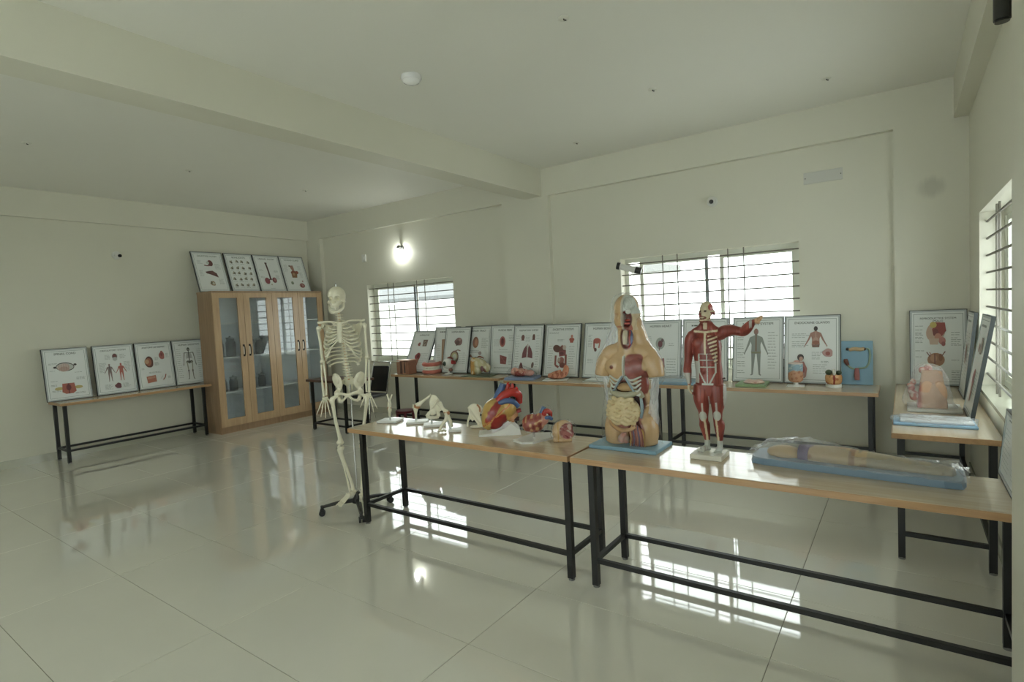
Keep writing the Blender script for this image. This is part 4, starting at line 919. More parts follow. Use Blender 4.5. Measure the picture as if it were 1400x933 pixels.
    MB().tube([fr(0, .55, -.07), fr(0, .5, -.086), fr(0, .435, -.086)], [.008, .007, .006], 8, 3).build('sternum', mat('pale_rib_paint'), t)
    # liver/stomach, diaphragm and colon, intestines
    mm = MB(); mm.ell(fr(-.01, .365, -.045), (.052, .03, .026), 16, 10); mm.ell(fr(.03, .36, -.04), (.04, .028, .022), 14, 10)
    mm.build('stomach', mat('stomach_tan', lin(206, 168, 116), .25, noise=.15, nscale=40), t)
    mm = MB(); mm.tube([fr(-.098, .30, -.05), fr(-.08, .335, -.066), fr(-.03, .325, -.082), fr(.03, .325, -.082), fr(.082, .34, -.066), fr(.10, .31, -.05)], [.016, .018, .019, .019, .018, .015], 12, 4); mm.build('transverse_colon', mat('colon_grey_beige', lin(178, 172, 146), .22, noise=.15, nscale=40), t)
    mm = MB(); r = random.Random(3); cI = V3(fr(-.012, .225, -.055))
    for row in range(7):
        zz = .298-.0235*row; hw = .104*math.sqrt(max(.1, 1-((zz-.225)/.096)**2)); pts = []
        for q in range(9):
            x = -hw+2*hw*q/8; yy = -.055-.052*math.sqrt(max(0, 1-(x/.114)**2-((zz-.225)/.104)**2)); pts.append(fr(-.012+x, zz+.006*math.sin(q*2.1+row), yy))
        mm.tube(pts, [.0125+.0025*math.sin(q*1.9+row*2) for q in range(9)], 10, 4)
    mm.ell(cI, (.10, .048, .088), 16, 12)
    def pin(P): return mixc(mixc(np.tile(CREAM, (len(P), 1)), np.array(lin(226, 208, 166)), .5+.6*frac(P, 90, 5)), np.array(lin(170, 128, 84)), (frac(P, 160, 6) > .45)*.6)
    fuse(mm, 'intestines', GLOSSPAINT, t, .0045, 2, pin)
    MB().tube([fr(-.105, .20, -.06), fr(-.085, .15, -.085), fr(-.03, .118, -.10), fr(.03, .122, -.10), fr(.07, .14, -.092)], [.010, .012, .011, .012, .010], 10, 5).build('belly_rim', mat('rim_tan', lin(190, 150, 106), .3), t)
    mm = MB(); mm.tube([fr(.0, .105, -.085), fr(-.012, .075, -.108), fr(-.012, .045, -.112)], [.014, .017, .012], 12, 4); mm.ell(fr(-.028, .062, -.088), (.02, .02, .026), 12, 8); mm.ell(fr(.004, .062, -.088), (.02, .02, .026), 12, 8)
    fuse(mm, 'groin', PAINT, t, .004, 3, lambda P: mixc(np.tile(PINK, (len(P), 1)), GREYB*.8, .5+.5*frac(P, 70, 9)))
    # thigh vessels and muscles
    for i in range(9):
        x = .036+.0095*i; c = [YEL, MUS, BLU, MUS*1.2, PINK*.8, BLU, PINK, MUS, YEL*.9][i]*.65+np.array(lin(150, 104, 92))*.35
        MB().tube([fr(.052+.004*i, .165-.004*i, -.075), fr(x, .12, -.094), fr(x+.004, .07, -.094+.001*i), fr(x+.002*(i-4), .026, -.086)], [.004, .0055, .0048, .0035], 7, 4).build('thigh_vessel', mat('vessel_%d' % i, tuple(c), .3), t)
    MB().tube([fr(.092, .31, -.055), fr(.10, .25, -.062), fr(.095, .19, -.07)], [.008, .010, .008], 8, 4).build('descending_colon', mat('blue_grey_cartilage'), t)
    # head parts: brain, eyeball, larynx
    mm = MB(); mm.ell(fr(.03, .855, -.025), (.036, .052, .045), 18, 12)
    br = fuse(mm, 'brain', GLOSSPAINT, t, .004, 2, lambda P: mixc(np.tile(GREYB, (len(P), 1)), GREYB*.86, (frac(P, 220, 8) > .1)*1.), lambda P: P+.0014*frac(P, 260, 8)[:, None]*np.sign(P-[.03, -.01, .855]))
    MB().ell(fr(.036, .812, -.062), (.015, .014, .015), 14, 10).build('eyeball', WHITE, t)
    mm = MB(); mm.ell(fr(.024, .762, -.046), (.016, .02, .009), 12, 8); mm.ell(fr(.022, .742, -.052), (.017, .018, .009), 12, 8); mm.build('tongue', mat('tongue_red', lin(170, 70, 62), .3), t)
    mm = MB(); mm.tube([fr(.008, .70, -.046), fr(.008, .665, -.055), fr(.008, .62, -.058)], [.013, .015, .012], 12, 4); mm.build('larynx', mat('larynx_cream', lin(206, 196, 170), .35, noise=.2, nscale=120), t)
    bag('plastic_film', [(.925, -.0, .015, .02, .02), (.90, 0, .015, .075, .08), (.82, .0, .015, .088, .10), (.72, -.005, .02, .10, .098), (.62, -.01, .02, .14, .092), (.55, 0, .015, .196, .095), (.43, 0, .012, .222, .105), (.36, 0, .015, .18, .11), (.30, -.0, .015, .158, .115), (.16, .0, .012, .178, .118), (.05, 0, .01, .182, .115), (.024, 0, .01, .188, .12)], t, FILM2, 48, .003, 3, 24)
    def patch(a, b, c, d, amp=.004, n=12):
        a, b, c, d = map(V3, (a, b, c, d)); v = []
        for i in range(n+1):
            for j in range(n+1):
                u, w = i/n, j/n; p = a*(1-u)*(1-w)+b*u*(1-w)+c*u*w+d*(1-u)*w; v.append(p+np.array([0, -1, 0])*amp*(math.sin(i*1.9+j*.7)+math.sin(j*1.6-i*.5)))
        mb = MB(); mb.add(v, [(i*(n+1)+j, (i+1)*(n+1)+j, (i+1)*(n+1)+j+1, i*(n+1)+j+1) for i in range(n) for j in range(n)]); return mb.build('film_fold', FILMH, t)
    patch((-.062, .03, .86), (-.072, .03, .74), (-.09, .03, .60), (-.165, .03, .585)); patch((-.165, .0, .42), (-.12, -.03, .43), (-.125, -.03, .27), (-.15, .01, .24)); patch((.155, -.02, .42), (.185, .01, .42), (.17, .02, .14), (.135, -.04, .22))
def V3(p): return np.array(p, float)
torso()

# ------------------------------------------------------------------ muscle figure
def muscle_figure():
    t = thing('muscle_figure_model', 'small red standing muscle figure with one arm raised, on a white block', 'anatomical model', (-.873, 3.03, .75), 0)
    MB().rbox(-.083, .083, -.085, .08, .0005, .028, .003).build('base_block', mat('cream_block', lin(222, 218, 204), .4), t, False)
    m = MB()
    def T(p, r, n=12, k=4, flat=1): m.tube(p, r, n, k, None, flat)
    def E(x, y, z, a, b, c, rot=None): m.ell((x, y, z), (a, b, c), 14, 10, rot)
    # trunk
    T([(.008, 0, .35), (.008, .0, .40), (.008, .002, .46), (.004, .0, .52), (.002, .0, .58), (.0, .002, .64), (-.002, .004, .68)], [.040, .046, .045, .045, .047, .044, .03], 22, 4, 1.55)
    for s in (-1, 1):
        E(s*.034, -.026, .625, .036, .02, .034); E(s*.05, .012, .60, .026, .034, .06); E(.008+s*.035, .018, .39, .034, .034, .04); T([(0, .006, .70), (s*.035, .008, .682), (s*.066, .006, .665)], [.02, .02, .022], 10, 3)
    for i in range(3):
        for s in (-1, 1): E(.006+s*.018, -.036, .55-.038*i, .017, .010, .018)
    E(.008, -.03, .45, .03, .012, .035); E(.008, .002, .385, .07, .046, .055); E(.008, -.004, .345, .05, .035, .03)
    T([(.0, .008, .68), (.0, .004, .725), (-.002, .0, .765)], [.034, .027, .027], 14, 3)
    # head (turned towards its right)
    E(.004, .002, .803, .036, .046, .046); E(-.002, -.012, .782, .033, .036, .042); E(-.006, -.022, .768, .026, .026, .032); E(-.013, -.042, .748, .016, .016, .014); E(-.019, -.055, .782, .006, .010, .010); E(.042, .006, .785, .006, .012, .016)
    E(-.074, .004, .664, .03, .03, .03); E(.074, .004, .668, .032, .031, .03)
    for s in (-1, 1): T([(s*.008, .006, .735), (s*.03, .008, .70), (s*.066, .006, .678)], [.02, .024, .024], 12, 3)
    # right arm hanging at the viewer's left
    T([(-.068, .004, .672), (-.084, .004, .645), (-.094, .004, .59), (-.10, .006, .535), (-.103, .0, .505), (-.103, -.01, .47), (-.096, -.02, .43), (-.092, -.026, .405)], [.026, .031, .026, .022, .021, .023, .015, .012], 12, 4)
    # left arm raised to the viewer's right
    T([(.066, .004, .668), (.088, .0, .682), (.125, -.002, .69), (.16, -.0, .684), (.186, -.004, .68), (.205, -.018, .698), (.226, -.034, .722), (.236, -.042, .735)], [.026, .034, .029, .025, .025, .027, .021, .015], 14, 4)
    # legs
    for s, h, k, a in ((-1, (-.03, .0, .37), (-.026, -.008, .225), (-.014, .012, .075)), (1, (.048, .0, .37), (.046, -.004, .23), (.052, .012, .078))):
        h, k, a = V3(h), V3(k), V3(a); T([h+[0, 0, .03], h, (h*.6+k*.4)+[s*.004, -.004, 0], k+[0, 0, .03], k, k+[0, .006, -.03], (k*.62+a*.38)+[s*.003, .012, 0], a+[0, 0, .02], a+[0, 0, -.02]], [.044, .048, .043, .029, .025, .024, .029, .016, .015], 16, 4)
        d = V3((-.55, -.8, 0)) if s < 0 else V3((-.1, -1, 0)); d /= np.linalg.norm(d); sd = V3((-d[1], d[0], 0))
        T([a-d*.016+[0, 0, -.036], a+d*.012+[0, 0, -.028], a+d*.045+[0, 0, -.034]], [.013, .017, .015], 10, 3)
        for i in range(5): m.cap(a+d*.042+sd*(i-2)*.0072+[0, 0, -.038], a+d*(.064-.004*abs(i-1))+sd*(i-2)*.0085+[0, 0, -.041], .0056, .0046, 8)
    # hands
    def hand(w, d, up, curl):
        w, d, up = V3(w), V3(d), V3(up); d /= np.linalg.norm(d); sd = np.cross(d, up); sd /= np.linalg.norm(sd); up = np.cross(sd, d)
        m.tube([w-d*.006, w+d*.012, w+d*.028], [.012, .0165, .016], 12, 3, None, .62)
        for i in range(4):
            b = w+d*.026+sd*(i-1.5)*.0078; L = [.022, .026, .025, .02][i]; e = b+d*L*.6+up*curl*.006; m.cap(b, e, .0054, .005, 8); m.cap(e, e+d*L*.5+up*curl*.014, .005, .004, 8)
        b = w+d*.010+sd*.012; m.cap(b, b+d*.014+sd*.010, .005, .0044, 7); m.cap(b+d*.014+sd*.010, b+d*.028+sd*.012, .0044, .0036, 7)
    hand((-.092, -.028, .398), (.05, -.25, -1), (-1, 0, 0), -1); hand((.236, -.042, .736), (.85, -.25, .22), (-.2, -.8, .6), .5)
    def paint(P):
        x, y, z = P.T; c = np.tile(MUS, (len(P), 1)); TEN = np.array(lin(196, 200, 192)); BN = np.array(lin(214, 200, 168)); f = y < .004
        st = frac(P*[1.6, 1.6, .35], 110, 2); c = mixc(c, MUS*.68, (st > .25)*.55); c = mixc(c, np.array(lin(176, 92, 78)), (st < -.45)*.45)
        body = (np.abs(x) < .075)*(z > .33)*(z < .70)
        # abdominal sheath lines
        ab = body*f*(z < .57)*(z > .41)
        c = mixc(c, TEN, ab*(np.abs(x-.006) < .0032)); 
        for zz in (.57, .535, .497): c = mixc(c, TEN, ab*(np.abs(z-zz) < .003)*(np.abs(x-.006) < .042)*.95)
        c = mixc(c, TEN, ab*(np.abs(np.abs(x-.006)-(.042-.5*np.clip(.47-z, 0, 1))) < .0042))
        c = mixc(c, TEN, ab*(np.abs(x-.006) > .044)*(x < 0)*(z < .53)*.85)
        c = mixc(c, TEN, f*(np.abs(x-.006) < .03)*(np.abs(z-.405) < .006))
        # breastbone, collar bones and open ribs on the viewer's right
        c = mixc(c, BN, f*(np.abs(x+.002) < .006)*(z > .565)*(z < .685)); c = mixc(c, BN, f*(np.abs(z-.683-.12*np.abs(x)) < .0055)*(np.abs(x) < .062)*(z < .70))
        rb = f*(x > .012)*(x < .058)*(z > .515)*(z < .665); w = np.sin((z-.35*np.abs(x-.01))*2*PI/.0205); c = mixc(c, BN, rb*(w > .15)*(x > .012+.55*np.clip(.63-z, 0, 1)*.5)); c = mixc(c, DKR, rb*(w < -.1)*.6)
        # neck, head
        c = mixc(c, BN, f*(z > .70)*(z < .735)*(np.abs(x+.002) < .010)*.8); hd = z > .745
        c = mixc(c, BN, hd*(z > .79)); c = mixc(c, np.array(lin(186, 92, 86)), hd*(np.hypot((x-.034)/.016, (z-.818)/.02) < 1)); c = mixc(c, MUS*.9, hd*(x < -.026)*(z > .765)*(z < .815)*f*.9)
        c = mixc(c, BN, hd*f*(np.hypot((x-.006)/.024, (z-.778)/.026) < 1)*(x > -.014)); c = mixc(c, DKR*.5, hd*f*(np.hypot((x+.022)/.007, (z-.797)/.005) < 1)); c = mixc(c, DKR*.5, hd*f*(np.hypot((x-.004)/.008, (z-.797)/.005) < 1)); c = mixc(c, MUS*.7, hd*f*(np.hypot((x+.010)/.02, (z-.762)/.009) < 1)); c = mixc(c, BN, hd*f*(np.hypot((x+.013)/.012, (z-.7625)/.0032) < 1)); c = mixc(c, BN, hd*f*(z < .752))
        # forearms, knees, shins, feet
        c = mixc(c, TEN, (x < -.085)*(z > .405)*(z < .465)*.8); c = mixc(c, BN*.95, (x < -.075)*(z < .40)*(z > .33)*(st > -.2)*.85); c = mixc(c, TEN, (x > .203)*(x < .232)*(z > .70)*(st > -.1)*.75); c = mixc(c, np.array(lin(216, 176, 140)), (x > .246)*.85)
        for kx, kz in ((-.026, .228), (.046, .232)): c = mixc(c, TEN, f*(np.hypot((x-kx)/.02, (z-kz)/.028) < 1)*.95); c = mixc(c, TEN, f*(np.abs(x-kx) < .0045)*(z < kz+.075)*(z > kz)*.8)
        for s, kx, ax in ((-1, -.026, -.014), (1, .046, .052)): q = kx+(ax-kx)*np.clip((.225-z)/.15, 0, 1); c = mixc(c, BN, (z < .21)*(z > .08)*f*(np.abs(x-q-s*-.006) < .0055))
        c = mixc(c, TEN, (z < .092)*1.); c = mixc(c, MUS, (z < .06)*(st > .4)*.3)
        c = mixc(c, TEN, (z > .18)*(z < .42)*(x > .082)*.85); c = mixc(c, TEN, (np.abs(x-.008) < .003)*(z > .25)*(z < .34)*f*.7)
        return c
    b = fuse(m, 'body', PAINT, t, .0027, 9, paint); b.rotation_euler = (0, 0, .12)
    MB().tube([(-.085, .03, .625), (-.099, .03, .628)], [.004, .006], 10).build('shoulder_peg', BLACK, t)
    MB().tube([(.075, .0, .43), (.092, -.002, .435)], [.003, .005], 8).build('hip_peg', mat('hip_peg_dark', lin(70, 50, 46), .4), t)
muscle_figure()

# ------------------------------------------------------------------ heart models
def heart_geo(s=1.0):
    """heart in the view plane: x right, z up, apex low left, great vessels up right; returns (body, vessels)"""
    q = lambda *p: tuple(v*s for v in p)
    b = MB(); b.tube([q(-.105, -.02, .045), q(-.075, -.01, .085), q(-.02, 0, .155), q(.03, .01, .20)], [.022*s, .066*s, .098*s, .07*s], 20, 5)
    b.ell(q(-.045, -.02, .12), q(.082, .07, .085), 18, 12, (0, -.7, 0)); b.ell(q(.062, -.02, .185), q(.058, .055, .065), 16, 10); b.ell(q(.085, .02, .13), q(.045, .05, .06), 16, 10); b.ell(q(-.01, .01, .21), q(.05, .05, .05), 14, 10)
    return b, q
def big_heart():
    t = thing('heart_model', 'large red and yellow heart model with blue vessels on a white wedge base', 'anatomical model', (-2.30, 3.03, .75), math.radians(37))
    bm = MB(); bm.prism([(-.15, .0005), (.14, .0005), (.135, .03), (.075, .085), (.03, .05), (-.06, .02), (-.15, .012)], -.075, .085, None, 'xz'); bm.build('base', mat('white_stand_plastic', lin(230, 230, 224), .3), t, False, False, True)
    b, q = heart_geo()
    def paint(P):
        x, y, z = P.T; a = (x*.6+z*.8); d = (x*.8-z*.6)            # a along the axis, d across
        c = np.tile(np.array(lin(196, 160, 92)), (len(P), 1)); n = frac(P, 70, 11)*.012; RM = np.array(lin(150, 46, 44)); RM2 = np.array(lin(172, 66, 56))
        L1 = np.hypot((a-.065)/.075, (d+.062+n)/.04); c = mixc(c, RM, sstep(1.1, .9, L1))
        L2 = np.hypot((a-.105)/.09, (d+.138+n)/.028); c = mixc(c, RM*.92, sstep(1.12, .9, L2)); c = mixc(c, RM2, sstep(.6, .3, L1)*.5)
        c = mixc(c, np.array(lin(206, 156, 116)), sstep(-.012, .004, d+.6*n)*sstep(.10, .12, a)); c = mixc(c, np.array(lin(200, 120, 84)), (sstep(-.012, 0, d)*(np.abs(np.sin(z*70+x*30)) < .12))*.7); c = mixc(c, np.array(lin(120, 116, 60)), sstep(.02, .03, d)*sstep(.12, .09, a)*.6)
        c = mixc(c, np.array(lin(214, 160, 96)), (np.abs(d+.098-.25*(a-.1)+n) < .006)*(a > .02)*1.); c = mixc(c, np.array(lin(196, 60, 44)), (np.abs(d+.10-.25*(a-.1)+n) < .0022)*1.)
        return c
    fuse(b, 'heart_body', GLOSSPAINT, t, .005, 4, paint)
    blu = mat('vessel_blue', lin(78, 102, 146), .25, noise=.1); red = mat('vessel_red', lin(178, 50, 44), .22, noise=.1)
    MB().tube([(-.02, .01, .225), (.0, .02, .27), (.03, .025, .33), (.036, .025, .345)], [.03, .028, .024, .024], 16, 4).build('vena_cava', blu, t)
    MB().tube([(-.005, -.03, .235), (.04, -.04, .275), (.095, -.03, .29), (.135, -.005, .265), (.14, .02, .21)], [.026, .03, .03, .028, .024], 16, 5).build('aorta', red, t)
    for x, z, r in ((.07, .345, .013), (.10, .335, .014), (.128, .315, .013)):
        MB().tube([(x-.012, -.02, .295), (x, -.018, z), (x+.004, -.018, z+.004)], [r*1.1, r, r*.9], 12, 3).build('aortic_branch', red, t)
    MB().tube([(-.0, -.05, .22), (.05, -.06, .238), (.10, -.05, .225), (.13, -.03, .19)], [.018, .02, .019, .016], 14, 5).build('pulmonary_artery', blu, t)
    MB().tube([(.12, .0, .15), (.15, .0, .158)], [.016, .014], 12).build('pulmonary_vein', mat('vein_red_dark', lin(150, 60, 60), .3), t)
    MB().tube([(.10, .0, .10), (.135, .0, .098)], [.018, .015], 12).build('lower_vena_cava', mat('dark_opening', lin(70, 40, 38), .4), t)
big_heart()
def small_heart():
    t = thing('heart_model', 'smaller heart model wrapped in film on a flat white plate', 'anatomical model', (-1.95, 3.02, .75), math.radians(33))
    MB().prism([(-.19, -.06), (-.13, -.14), (-.06, -.14), (.07, -.03), (.06, .12), (-.06, .12)], .0005, .014, None, 'xy').build('base_plate', mat('white_stand_plastic'), t, False)
    h = bpy.data.objects.new('heart_body', None); C.objects.link(h); h.parent = t
    b = MB(); b.ell((-.055, -.0, .105), (.075, .06, .062), 18, 12, (0, .25, 0)); b.ell((.0, .0, .13), (.05, .05, .045), 14, 10); b.ell((-.09, 0, .095), (.04, .045, .045), 14, 10)
    def paint(P):
        n = frac(P, 90, 4); c = np.tile(np.array(lin(156, 78, 66)), (len(P), 1)); c = mixc(c, np.array(lin(206, 160, 110)), (n > .25)*.8); c = mixc(c, np.array(lin(130, 46, 44)), (n < -.3)*.8); return mixc(c, np.array(lin(210, 150, 130)), (P[:, 0] > 0)*.6)
    fuse(b, 'heart_muscle', GLOSSPAINT, h, .0045, 3, paint)
    MB().tube([(.0, .0, .16), (.012, 0, .185), (.02, .0, .21)], [.018, .017, .014], 12, 3).build('vena_cava', mat('vessel_blue'), h)
    MB().tube([(.012, -.02, .155), (.03, -.025, .185), (.055, -.01, .175), (.06, .01, .145)], [.015, .018, .017, .013], 12, 4).build('aorta', mat('vessel_red'), h)
    MB().tube([(.02, -.03, .14), (.05, -.03, .145), (.066, -.01, .13)], .012, 12, 4).build('pulmonary_artery', mat('vessel_blue'), h)
    MB().tube([(-.055, 0, .014), (-.055, 0, .06)], .008, 10).build('support', CHROME, h)
    bag('plastic_film', [(.045, -.045, 0, .05, .045), (.07, -.052, 0, .092, .074), (.11, -.048, 0, .098, .078), (.15, -.01, 0, .075, .066), (.19, .03, 0, .05, .045), (.222, .03, 0, .02, .02)], t, FILM2, 40, .004, 8, 60)
small_heart()
def head_section():
    t = thing('head_section_model', 'small half-head section model in film at the right end of the front table', 'anatomical model', (-1.79, 3.03, .75), math.radians(30))
    m = MB(); m.ell((-.03, .0, .06), (.045, .06, .062), 16, 12); m.ell((.0, -.0, .085), (.06, .055, .048), 16, 12); m.ell((.01, -.0, .045), (.055, .055, .045), 16, 12); m.box((-.01, 0, .012), (.12, .09, .022))
    def paint(P):
        x, y, z = P.T; c = np.tile(np.array(lin(208, 176, 136)), (len(P), 1)); w = sstep(1.05, .9, np.hypot((x-.022)/.05, (z-.07)/.052))*(y < .0); c = mixc(c, np.array(lin(176, 110, 106)), w); n = frac(P, 120, 7); c = mixc(c, np.array(lin(214, 190, 176)), w*(n > .15)); c = mixc(c, np.array(lin(130, 60, 64)), w*(n < -.35)); return mixc(c, np.array(lin(200, 160, 100)), (np.abs(x+.035) < .004)*(y < .01))
    fuse(m, 'head_half', GLOSSPAINT, t, .004, 3, paint, lambda P: P*[1, 1, 1]+np.array([0, 1, 0])*(.02*sstep(1, .8, np.hypot((P[:, 0]-.022)/.05, (P[:, 2]-.07)/.05))*(P[:, 1] < 0))[:, None])
    bag('plastic_film', [(.012, -.005, 0, .075, .068), (.05, -.005, 0, .082, .074), (.1, -.0, 0, .076, .068), (.135, .0, 0, .035, .03)], t, FILM2, 40, .003, 5, 70)
head_section()

# ------------------------------------------------------------------ bone joint models on white bases
LIG = mat('ligament_tan', lin(186, 130, 88), .45, noise=.2, nscale=60)
def joint_base(t, w=.075, d=.06): MB().rbox(-w, w, -d, d, .0005, .018, .003).build('base', mat('white_stand_plastic'), t, False)
JG = 'bone joint models on the front table'
def joints():
    B = lambda nm, p, r, par, n=10, k=4: MB().tube(p, r, n, k).build(nm, BONE, par)
    t = thing('elbow_joint_model', 'small bone model with forked upper ends on a white base, leftmost on the front table', 'bone model', (-3.41, 3.02, .75), math.radians(20), JG)
    joint_base(t, .085, .07); MB().tube([(.0, 0, .018), (0, 0, .05)], .007, 10).build('stem', mat('clear_stem', lin(214, 216, 212), .3), t)
    B('humerus', [(0, 0, .045), (0, 0, .07), (.002, 0, .10), (.0, 0, .12)], [.010, .012, .018, .014], t); MB().ell((0, 0, .105), (.019, .016, .028), 12, 8).build('ligament', LIG, t)
    B('radius', [(.004, 0, .12), (.010, 0, .15), (-.004, 0, .19), (-.012, 0, .225)], [.014, .010, .009, .008], t); B('ulna', [(-.004, 0, .12), (-.006, .01, .16), (.014, .005, .195), (.03, 0, .222)], [.014, .009, .008, .005], t)
    t = thing('knee_joint_model', 'bent long-bone joint model pointing up right on a white base', 'bone model', (-3.16, 3.08, .75), math.radians(40), JG)
    joint_base(t, .085, .06); MB().tube([(-.01, 0, .018), (-.01, 0, .045)], .009, 10).build('stem', mat('clear_stem'), t)
    B('tibia', [(-.01, 0, .04), (-.01, 0, .07), (-.008, 0, .105), (-.004, 0, .118)], [.009, .010, .018, .02], t); MB().ell((.002, 0, .128), (.026, .022, .022), 12, 8).build('ligament', LIG, t)
    B('femur', [(.0, 0, .135), (.022, 0, .148), (.05, 0, .168), (.105, 0, .205), (.118, 0, .213)], [.022, .019, .0115, .0115, .015], t); B('patella', [(-.026, -.01, .125), (-.024, -.012, .15)], [.009, .007], t)
    t = thing('shoulder_joint_model', 'flat shoulder blade bone model on a white base, third from the left', 'bone model', (-2.945, 3.05, .75), math.radians(44), JG)
    joint_base(t, .085, .06); MB().tube([(-.022, 0, .018), (-.022, 0, .06)], .006, 10).build('stem', mat('clear_stem'), t)
    m = MB(); m.prism([(-.02, .10), (.045, .10), (.05, .16), (.035, .205), (.01, .232), (-.015, .235), (-.032, .19), (-.03, .14)], -.006, .006, None, 'xz'); m.tube([(.05, 0, .11), (.048, .0, .17), (.02, 0, .225), (-.012, 0, .236)], [.008, .007, .006, .006], 8, 4); m.tube([(-.03, -.004, .12), (.01, -.018, .165), (.03, -.014, .2)], .006, 8, 4)
    m.ell((-.01, 0, .105), (.03, .022, .026), 12, 8); fuse(m, 'scapula', BONE, t, .0035, 3)
    m = MB(); m.tube([(-.06, 0, .075), (-.04, 0, .095), (-.02, 0, .11)], [.012, .014, .016], 10, 3); m.tube([(.035, 0, .068), (.03, 0, .09), (.02, 0, .11)], [.014, .015, .014], 10, 3); m.tube([(-.06, 0, .075), (-.02, 0, .062), (.035, 0, .066)], [.012, .013, .013], 10, 3); fuse(m, 'humerus_head', BONE, t, .0035, 3)
    t = thing('hip_joint_model', 'hip bone model with a slanting thigh bone and tan ligaments, fourth from the left', 'bone model', (-2.665, 2.965, .75), math.radians(40), JG)
    joint_base(t, .045, .04); MB().tube([(-.03, 0, .018), (-.05, 0, .08)], .007, 10).build('stem', mat('clear_stem'), t)
    B('femur', [(-.105, 0, .215), (-.098, 0, .205), (-.075, 0, .165), (-.055, 0, .14), (-.05, 0, .125)], [.017, .018, .0115, .02, .018], t); MB().ell((-.052, 0, .138), (.026, .02, .018), 12, 8, (0, .5, 0)).build('ligament', LIG, t)
    m = MB(); m.tube([(-.05, 0, .125), (-.06, 0, .09), (-.09, -.01, .05), (-.11, -.02, .02)], [.018, .014, .012, .010], 10, 4); m.tube([(-.05, 0, .12), (-.03, .0, .08), (-.02, .01, .03)], [.016, .012, .010], 10, 4)
    for i in range(5): m.ell((-.115+.012*i, -.03, .012+.006*(i % 2)), (.010, .014, .010), 8, 6)
    fuse(m, 'hip_bone', BONE, t, .004, 3)
    t = thing('pelvis_bone_model', 'arched pelvis bone model beside the large heart', 'bone model', (-2.585, 3.115, .75), math.radians(40), JG)
    m = MB(); m.prism([(-.052, .15), (-.02, .172), (.02, .168), (.036, .15), (.03, .09), (.045, .02), (.012, .015), (-.005, .07), (-.03, .05), (-.05, .09)], -.012, .012, None, 'xz'); m.tube([(-.055, 0, .145), (-.02, 0, .17), (.015, 0, .165)], [.009, .012, .010], 10, 4); m.tube([(-.045, -.01, .14), (-.02, -.018, .09), (.02, -.018, .03)], [.010, .009, .010], 10, 4); m.tube([(.01, 0, .16), (.035, 0, .15), (.055, .0, .09), (.07, 0, .03), (.076, 0, .006)], [.014, .012, .009, .008, .007], 10, 4); m.tube([(-.04, 0, .10), (-.062, .0, .05), (-.066, 0, .012)], [.012, .008, .010], 10, 4); m.ell((.01, -.01, .012), (.06, .035, .010), 14, 8)
    fuse(m, 'pelvis_bone', BONE, t, .004, 3); MB().tube([(.012, -.01, .175), (.03, -.014, .15), (.03, -.016, .12)], .006, 8, 3).build('ligament', LIG, t)
joints()

# ------------------------------------------------------------------ wrapped limb model on the near table
def limb():
    t = thing('limb_model', 'long limb model on a blue board wrapped in clear film', 'anatomical model', (-.225, 3.08, .75), math.radians(-4))
    MB().prism([(-.44, -.05), (-.42, -.105), (-.36, -.12), (.37, -.12), (.43, -.105), (.44, -.05), (.44, .09), (.40, .115), (-.40, .115), (-.44, .08)], .0005, .035, None, 'xy', .02).build('board', mat('slate_blue_board', lin(118, 142, 162), .4, noise=.06), t, False)
    m = MB(); m.tube([(-.17, 0, .055), (-.05, 0, .058), (.10, 0, .052), (.22, 0, .045), (.36, 0, .04)], [.07, .074, .066, .06, .05], 18, 5, None, .62); m.tube([(.34, 0, .04), (.40, -.02, .045)], [.036, .026], 12, 3)
    def paint(P):
        x = P[:, 0]; c = np.tile(np.array(lin(194, 170, 134)), (len(P), 1)); c = mixc(c, np.array(lin(160, 120, 94)), (frac(P*[.3, 1, 1], 90, 2) > .3)*.7); c = mixc(c, np.array(lin(170, 160, 138)), (x > .08)*.9); return mixc(c, np.array(lin(150, 112, 96)), (np.abs(x-.02) < .012)*.7)
    fuse(m, 'limb', PAINT, t, .006, 3, paint)
    MB().tube([(-.215, 0, .052), (-.15, 0, .056)], [.066, .066], 20, 2, None, .66).build('band', mat('purple_band', lin(92, 72, 116), .5), t)
    MB().ell((-.285, -.01, .05), (.085, .06, .036), 20, 12).build('stump', mat('stump_beige', lin(206, 176, 130), .35, noise=.12, nscale=30), t)
    # film draped over the board
    n, k = 44, 14; v = []
    for i in range(n+1):
        x = -.445+.895*i/n
        for j in range(k+1):
            a = PI*j/k; hgt = .045+.052*math.exp(-((x+.2)/.22)**2)+.012*math.exp(-((x-.4)/.05)**2); w = .118
            yy = -w*math.cos(a)*(1.02); zz = .03+hgt*math.sin(a)**.7*(1 if 2 < i < n-1 else .5); q = .0045*(math.sin(i*1.3+j*1.1)+math.sin(i*.7-j*1.7+2)+.6*math.sin(i*2.3+j*.4)); v.append((x+q*.6, yy, max(.036 if 0 < j < k else .03, zz+q)))
    f = [(i*(k+1)+j, (i+1)*(k+1)+j, (i+1)*(k+1)+j+1, i*(k+1)+j+1) for i in range(n) for j in range(k)]
    mb = MB(); mb.add(v, f); mb.build('plastic_film', FILM, t)
limb()

